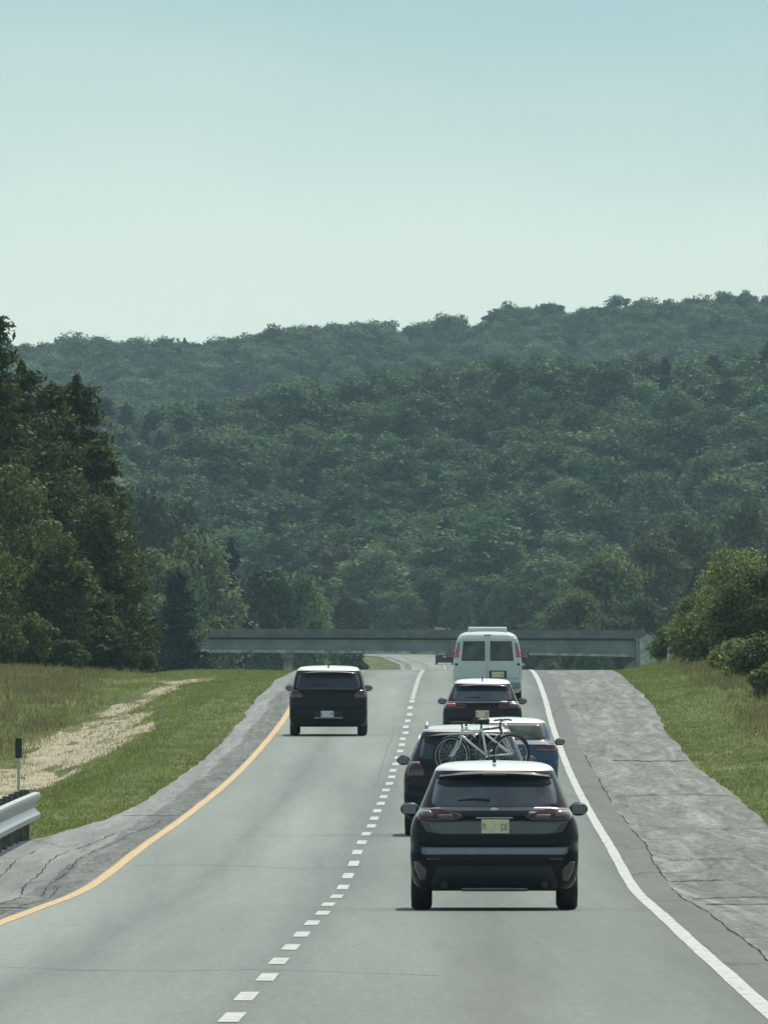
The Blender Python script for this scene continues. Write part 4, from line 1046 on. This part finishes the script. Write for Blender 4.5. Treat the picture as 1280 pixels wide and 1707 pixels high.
        for sg in (-1, 1):
            l, r = ([X(.60), X(.62), X(.72)], [X(.87), X(.88), X(.84)]); z_ = [Z(.92), Z(1.0), Z(1.10)]
            a_, b_ = (l, r) if sg > 0 else ([-v for v in r], [-v for v in l]); c.patch('tail_light', M['red'], root, z_, a_, b_, .012)
        c.patch('plate_recess', M['black'], root, [Z(.44), Z(.58)], [-X(.30), -X(.34)], [X(.30), X(.34)], .006)
        plate(root, c, -.02, Z(.53), float(c.rear(0, Z(.53)))-.012, mat='plate_white')
        c.patch('bumper_step', M['satin'], root, [Z(.42), Z(.46)], [-X(.34)]*2, [X(.34)]*2, .016, nz=3)
    elif style == 'B':
        for sg in (-1, 1):
            l, r = ([X(.62), X(.62), X(.70)], [X(.86), X(.86), X(.80)]); z_ = [Z(.90), Z(1.0), Z(1.12)]
            a_, b_ = (l, r) if sg > 0 else ([-v for v in r], [-v for v in l]); c.patch('tail_light', M['red'], root, z_, a_, b_, .012)
        plate(root, c, 0, Z(.80), float(c.rear(0, Z(.80)))-.012, mat='plate_white')
        for sg in (-1, 1):  # added chrome strips imitating sky reflected along the car's side
            MB().tube([(sg*(float(c.w(Z(z_)))+.006), y_, Z(z_)) for z_, y_ in ((1.13, .62), (1.25, .70), (1.38, .80), (1.49, .92), (1.53, 1.1), (1.53, 2.2))], .014, 6).build('window_trim', M['chrome'], root, True)
            MB().tube([(sg*(float(c.w(Z(1.12)))+.006), y_, Z(1.12)) for y_ in (.62, 1.4, 2.6)], .012, 6).build('window_trim', M['chrome'], root, True)
        for sg in (-1, 1):
            MB().tube([(sg*X(.60), 1.0, Z(1.62)), (sg*X(.58), 1.15, Z(1.69)), (sg*X(.58), 2.7, Z(1.705)), (sg*X(.60), 2.85, Z(1.64))], .022, 8).build('roof_rail', M['chrome'], root, True)
    else:  # D
        for sg in (-1, 1):
            l, r = ([X(.40), X(.36), X(.62)], [X(.86), X(.86), X(.82)]); z_ = [Z(.98), Z(1.05), Z(1.14)]
            a_, b_ = (l, r) if sg > 0 else ([-v for v in r], [-v for v in l]); t = c.patch('tail_light', M['red'], root, z_, a_, b_, .012)
            a_, b_ = ([X(.60), X(.64)], [X(.80), X(.80)]) if sg > 0 else ([-X(.80)]*2, [-X(.60), -X(.64)])
            c.patch('lamp_insert', M['clear'] if sg > 0 else M['redb'], t, [Z(1.03), Z(1.10)], a_, b_, .016, nz=3, nx=6)
        c.patch('tailgate_trim', M['satin'], root, [Z(1.115), Z(1.15)], [-X(.60)]*2, [X(.60)]*2, .008, nz=3)
        plate(root, c, 0, Z(.86), float(c.rear(0, Z(.86)))-.012, mat='plate_cream')
        c.patch('bumper_trim', M['black'], root, [Z(.30), Z(.50)], [-X(.80)]*2, [X(.80)]*2, .012)
    MB().tube([(-.05, float(c.rear(0, Z(1.23)))-.012, Z(1.235)), (-.22, float(c.rear(-.22, Z(1.25)))-.012, Z(1.25)), (-.40, float(c.rear(-.4, Z(1.235)))-.012, Z(1.235))], [.016, .013, .006], 6).build('wiper', M['black'], root)
    # shark-fin aerial
    MB().add([(-.02, 1.0, h-.03), (.02, 1.0, h-.03), (.02, 1.22, h-.02), (-.02, 1.22, h-.02), (-.008, .99, h+.05), (.008, .99, h+.05)], [(0, 1, 5, 4), (1, 2, 5), (0, 4, 3), (2, 3, 4, 5), (0, 3, 2, 1)]).build('aerial', M['black'], root)
    for sg in (-1, 1):
        c.sidewin('side_window', M['glass'], root, Z(1.14), Z(1.49), .75, 1.0, 1.65, 1.68, sg)
        c.sidewin('side_window', M['glass'], root, Z(1.14), Z(1.49), 1.72, 1.74, LF-1.75, LF-2.25, sg)
        mirror(root, X(.86), LF-1.62, Z(1.13), sg, pm if style == 'B' else M['black'], .105, .078)
        for yy in (.95, LF-.92): wheel(root, sg*X(.80), yy, .345, .225, sg)
        l, r = ([X(.55)]*2, [X(.84)]*2) if sg > 0 else ([-X(.84)]*2, [-X(.55)]*2)
        c.patch('headlight', M['clear'], root, [Z(.72), Z(.80)], l, r, .008, 'front', nx=6, nz=3)
    c.patch('windscreen', M['glass'], root, [Z(1.14), Z(1.48)], [-X(.74), -X(.62)], [X(.74), X(.62)], .004, 'front')
    c.patch('grille', M['black'], root, [Z(.42), Z(.70)], [-X(.45)]*2, [X(.45)]*2, .008, 'front')
    underside(root, W_, LF)
    place_vehicle(root, xp, d)
    return root, c

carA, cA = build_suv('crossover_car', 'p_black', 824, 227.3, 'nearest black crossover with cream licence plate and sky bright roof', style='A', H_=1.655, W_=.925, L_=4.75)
carB, cB = build_suv('sport_utility_car', 'p_charcoal', 777, 318, 'dark car carrying two bicycles on its back, behind the nearest crossover', style='B', H_=1.72, W_=.96, glass='glass')
carD, cD = build_suv('hatchback_car', 'p_plum', 804, 470, 'dark plum hatchback right behind the white van', style='D', H_=1.62, W_=.90)
carF, cF = build_suv('black_utility_car', 'p_black', 547, 498, 'black boxy car with white plate alone in the left lane', style='F', H_=1.69, W_=.935, glass='glass')
carF.name = 'sport_utility_car'

def build_sedan(name, p, xp, d, label, W_=.91, roofp=None):
    root = empty(name, (0, 0, 0)); tag(root, label, 'car', 'vehicles travelling ahead on the highway'); L_ = 4.6; kw = W_/.91
    wk = [(.20, .80), (.3, .87), (.5, .90), (.75, .91), (.90, .895), (.98, .85), (1.03, .78), (1.2, .735), (1.33, .685), (1.39, .65), (1.425, .58), (1.45, .45), (1.465, .25), (1.47, .05)]
    rk = [(.20, .14), (.3, .05), (.5, 0), (.62, .0), (.66, .04), (.90, .06), (.985, .08), (1.02, .20), (1.06, .27), (1.2, .42), (1.33, .58), (1.39, .68), (1.43, .9), (1.46, 1.5), (1.47, 2.1)]
    fk = [(.20, 4.4), (.4, 4.57), (.6, 4.6), (.75, 4.5), (.88, 4.2), (.95, 3.6), (1.0, 3.4), (1.2, 3.1), (1.33, 2.85), (1.39, 2.7), (1.43, 2.55), (1.46, 2.45), (1.47, 2.4)]
    c = Car([(a, b*kw) for a, b in wk], rk, fk, rr=.2); pm = M[p]; c.body(pm, root, arches=(.98, 3.7), arch_r=.38, roofm=M['p_roof_sky'])
    c.patch('rear_window', M['glass_green'], root, [1.06, 1.1, 1.34], [-.62, -.68, -.61], [.62, .68, .61], .006)
    for sg in (-1, 1):
        l, r = ([.50, .46, .50], [.86, .87, .85])
        a_, b_ = (l, r) if sg > 0 else ([-v for v in r], [-v for v in l]); t = c.patch('tail_light', M['red'], root, [.84, .90, .965], a_, b_, .012)
        a_, b_ = ([.60, .60], [.84, .84]) if sg > 0 else ([-.84]*2, [-.60]*2); c.patch('lamp_insert', M['clear'], t, [.855, .885], a_, b_, .018, nz=3, nx=6)
        c.sidewin('side_window', M['glass'], root, 1.06, 1.34, .75, .95, 2.2, 2.15, sg); c.sidewin('side_window', M['glass'], root, 1.06, 1.34, 2.28, 2.22, 3.1, 2.75, sg)
        mirror(root, .87*kw, 3.0, 1.0, sg, M['black'], .095, .07)
        for yy in (.98, 3.7): wheel(root, sg*.79*kw, yy, .325, .21, sg)
        l, r = ([.5]*2, [.84]*2) if sg > 0 else ([-.84]*2, [-.5]*2); c.patch('headlight', M['clear'], root, [.62, .70], l, r, .008, 'front', nx=6, nz=3)
    c.patch('windscreen', M['glass'], root, [1.03, 1.33], [-.68, -.55], [.68, .55], .004, 'front')
    c.patch('bumper_trim', M['black'], root, [.23, .36], [-.66]*2, [.66]*2, .012)
    plate(root, c, 0, .78, float(c.rear(0, .78))-.012, mat='plate_white')
    underside(root, W_, L_); place_vehicle(root, xp, d); return root
carC = build_sedan('sedan_car', 'p_blue', 849, 382, 'slate blue sedan with a pale roof, right of the car with bicycles')
carG = build_sedan('sedan_car', 'p_black', 741, 2030, 'tiny dark car far away under the bridge, left of the white van')

# white van
def build_van():
    root = empty('van', (0, 0, 0)); tag(root, 'white van with two rear windows and high red tail lamps, heading the right lane queue', 'van', 'vehicles travelling ahead on the highway'); L_ = 5.6
    wk = [(.30, .84), (.40, .91), (.6, .93), (1.10, .93), (1.18, .915), (1.45, .88), (1.70, .83), (1.82, .775), (1.89, .68), (1.935, .52), (1.96, .3), (1.97, .08)]
    rk = [(.30, .05), (.40, .0), (.62, .0), (.66, .05), (1.10, .06), (1.20, .07), (1.45, .10), (1.70, .14), (1.82, .18), (1.89, .26), (1.935, .42), (1.96, .8), (1.97, 1.2)]
    fk = [(.30, 5.45), (.45, 5.58), (.7, 5.6), (.9, 5.5), (1.05, 5.2), (1.15, 4.7), (1.2, 4.5), (1.7, 3.9), (1.82, 3.7), (1.89, 3.55), (1.935, 3.4), (1.96, 3.3), (1.97, 3.2)]
    c = Car(wk, rk, fk, bow=.04, rr=.10); pm = M['p_white']; c.body(pm, root, arches=(1.15, 4.65), arch_r=.43, roofm=pm)
    for sg in (-1, 1):
        f = (lambda a: a) if sg > 0 else (lambda a: [-v for v in a])
        l = [.015, .015, .015]; r = [.88, .86, .76]; a_, b_ = (l, r) if sg > 0 else (f(r), f(l))
        dr = c.patch('rear_door', pm, root, [.68, 1.2, 1.80], a_, b_, .010, nz=20)
        l = [.075, .065, .07]; r = [.70, .70, .655]; a_, b_ = (l, r) if sg > 0 else (f(r), f(l))
        c.patch('window', M['glass_green'], dr, [1.17, 1.22, 1.70], a_, b_, .018)
        l = [.775, .765, .745]; r = [.90, .87, .845]; a_, b_ = (l, r) if sg > 0 else (f(r), f(l))
        c.patch('tail_light', M['redb'], root, [1.26, 1.4, 1.50], a_, b_, .016, nx=6)
        c.patch('pillar_trim', M['satin'], root, [1.51, 1.66], [.75, .735] if sg > 0 else [-.83, -.80], [.83, .80] if sg > 0 else [-.75, -.735], .013, nx=6, nz=3)
        c.patch('door_hinge', M['black'], dr, [1.05, 1.10], [.80]*2 if sg > 0 else [-.87]*2, [.87]*2 if sg > 0 else [-.80]*2, .02, nx=3, nz=2)
        mirror(root, .93, 4.2, 1.30, sg, M['black'], .13, .13)
        c.sidewin('side_window', M['glass'], root, 1.25, 1.68, .5, .5, 1.6, 1.6, sg); c.sidewin('side_window', M['glass'], root, 1.25, 1.68, 1.75, 1.75, 2.9, 2.9, sg); c.sidewin('side_window', M['glass'], root, 1.25, 1.68, 3.1, 3.1, 4.25, 3.85, sg)
        for yy in (1.15, 4.65): wheel(root, sg*.80, yy, .36, .24, sg)
        c.patch('headlight', M['clear'], root, [.72, .88], [.6]*2 if sg > 0 else [-.88]*2, [.88]*2 if sg > 0 else [-.6]*2, .008, 'front', nx=6, nz=3)
    c.patch('windscreen', M['glass'], root, [1.22, 1.72], [-.78, -.70], [.78, .70], .004, 'front'); c.patch('grille', M['black'], root, [.5, .8], [-.55]*2, [.55]*2, .008, 'front')
    MB().box((0, -.05, .50), (1.78, .16, .16), .03).build('rear_bumper', M['satin'], root)
    plate(root, c, .28, .80, float(c.rear(.28, .80))-.03, mat='plate_cream', frame=True, w=.34)
    MB().box((0, 1.9, 2.0), (1.06, 1.5, .13), .05).build('roof_vent', pm, root)
    MB().box((0, .24, 1.865), (.20, .06, .035), .01).build('brake_lamp', M['red'], root)
    underside(root, .93, L_, .28); place_vehicle(root, 812.5, 560); return root
van = build_van()

# bicycles and their carrier on the back of the dark car
def at_carB(x, y, z): return carB.matrix_world @ Vector((x, y, z))
bpy.context.view_layer.update()
rk_ = empty('bicycle_rack', at_carB(0, -.05, .45)); rk_.rotation_euler = carB.rotation_euler
tag(rk_, 'black hitch rack holding two bicycles behind the dark car', 'bicycle rack')
MB().box((0, -.10, 0), (.06, .55, .06), .008).build('hitch_bar', M['black'], rk_)
MB().tube([(0, -.34, 0), (0, -.34, .55), (0, -.30, 1.12)], .028, 10).build('mast', M['black'], rk_, True)
for yy in (-.34, -.58):
    t_ = MB().box((0, 0, 0), (1.30, .09, .035), .01).build('wheel_tray', M['black'], rk_); t_.location = (.25, yy, .44); t_.rotation_euler = (0, 0, .47)
MB().tube([(-.02, -.30, 1.05), (.10, -.42, 1.10), (.16, -.55, 1.02)], .02, 8).build('hook_arm', M['black'], rk_, True)
def bicycle(y, flip, fm, label, dz=0, tilt=0.0, dxx=0, forkm=None, yaw=0.0, size=.9):
    r = empty('bicycle', at_carB(dxx, y, .93)); r.rotation_euler = (carB.rotation_euler[0], tilt, carB.rotation_euler[2]+(math.pi if flip else 0)+yaw)
    r.scale = (size, size, size)
    tag(r, label, 'bicycle', 'bicycles on the rack')
    ax = [(-.57, .34+dz), (.56, .34+dz)]
    bb = (.10, .32+dz); st = (.02, .80+dz); hd = (-.34, .80+dz); hl = (-.375, .69+dz)
    P = lambda q, yy=0: (q[0], yy, q[1])
    mb = MB().tube([P(hd), P(hl)], .024, 10); mb.tube([P(hl), P(bb)], .021, 10); mb.tube([P((-.345, .78+dz)), P((.03, .75+dz))], .019, 10); mb.tube([P(st), P(bb)], .019, 10)
    for s_ in (-1, 1):
        mb.tube([P((.03, .74+dz), .01*s_), P(ax[1], .06*s_)], .011, 8); mb.tube([P(bb, .02*s_), P(ax[1], .06*s_)], .012, 8)
    mb.build('frame', fm, r, True)
    fk = MB().tube([P(hd), P((-.385, .66+dz))], .022, 8)
    for s_ in (-1, 1): fk.tube([P((-.385, .66+dz), .05*s_), P((-.45, .5+dz), .052*s_), P(ax[0], .05*s_)], .014, 8)
    fk.build('fork', forkm or fm, r, True)
    for a in ax:
        w_ = MB().ring((0, 0, 0), .325, .021, n=48).build('wheel', M['tyre'], r, True); w_.location = P(a)
        sp = MB().ring((0, 0, 0), .300, .010, n=40, m=6)
        for k in range(16):
            t = 2*math.pi*k/16; sp.tube([(0, .02*(-1)**k, 0), (.3*math.cos(t), 0, .3*math.sin(t))], .0018, 4)
        sp.tube([(0, -.04, 0), (0, .04, 0)], .022, 10); sp.build('rim', M['chrome'], w_, True)
    MB().tube([P((.02, .80+dz)), P((.0, .90+dz))], .014, 8).tube([P((.14, .91+dz)), P((.0, .915+dz)), P((-.14, .905+dz))], [.06, .045, .018], 10).build('saddle', M['black'], r, True)
    MB().tube([P((-.34, .80+dz)), P((-.36, .88+dz)), P((-.42, .90+dz))], .015, 8).tube([P((-.40, .90+dz), -.30), P((-.43, .91+dz), -.15), P((-.43, .91+dz), .15), P((-.40, .90+dz), .30)], .014, 8).build('handlebar', M['black'], r, True)
    ck = MB().ring((bb[0], .045, bb[1]), .085, .008, n=28, m=6)
    for s_, a in ((1, .6), (-1, .6+math.pi)):
        e_ = (bb[0]+.17*math.cos(a), s_*.07, bb[1]+.17*math.sin(a)); ck.tube([(bb[0], s_*.06, bb[1]), e_], .010, 6); ck.box((e_[0], e_[1]+s_*.05, e_[2]), (.09, .09, .02))
    ck.tube([(bb[0], -.06, bb[1]), (bb[0], .06, bb[1])], .02, 8); ck.build('crankset', M['satin'], r, True)
    return r
bicycle(-.42, True, M['bike_dark'], 'dark bicycle nearer the car, mostly hidden behind the white one', 0.04, .03, .27, M['bike_white'], .50)
bicycle(-.66, False, M['bike_white'], 'white framed bicycle outermost on the rack behind the dark car', 0.02, -.03, .24, None, .44)

# ------------------------------------------------------------------ the air
hz = MB().box((0, 2000, 140), (3200, 10400, 310)).build('haze', M['black'])
hz.location = (0, 0, 0)
hm = bpy.data.materials.new('haze_air'); hm.use_nodes = True; ht = hm.node_tree; ht.nodes.clear()
ho = ht.nodes.new('ShaderNodeOutputMaterial'); hv = ht.nodes.new('ShaderNodeVolumePrincipled')
hv.inputs['Color'].default_value = (0.58, 0.86, 1.0, 1); hv.inputs['Density'].default_value = 0.000042; hv.inputs['Anisotropy'].default_value = 0.3
ht.links.new(hv.outputs[0], ho.inputs['Volume']); hz.data.materials.clear(); hz.data.materials.append(hm)
tag(hz, 'thin pale haze filling the valley air', 'haze', kind='stuff')
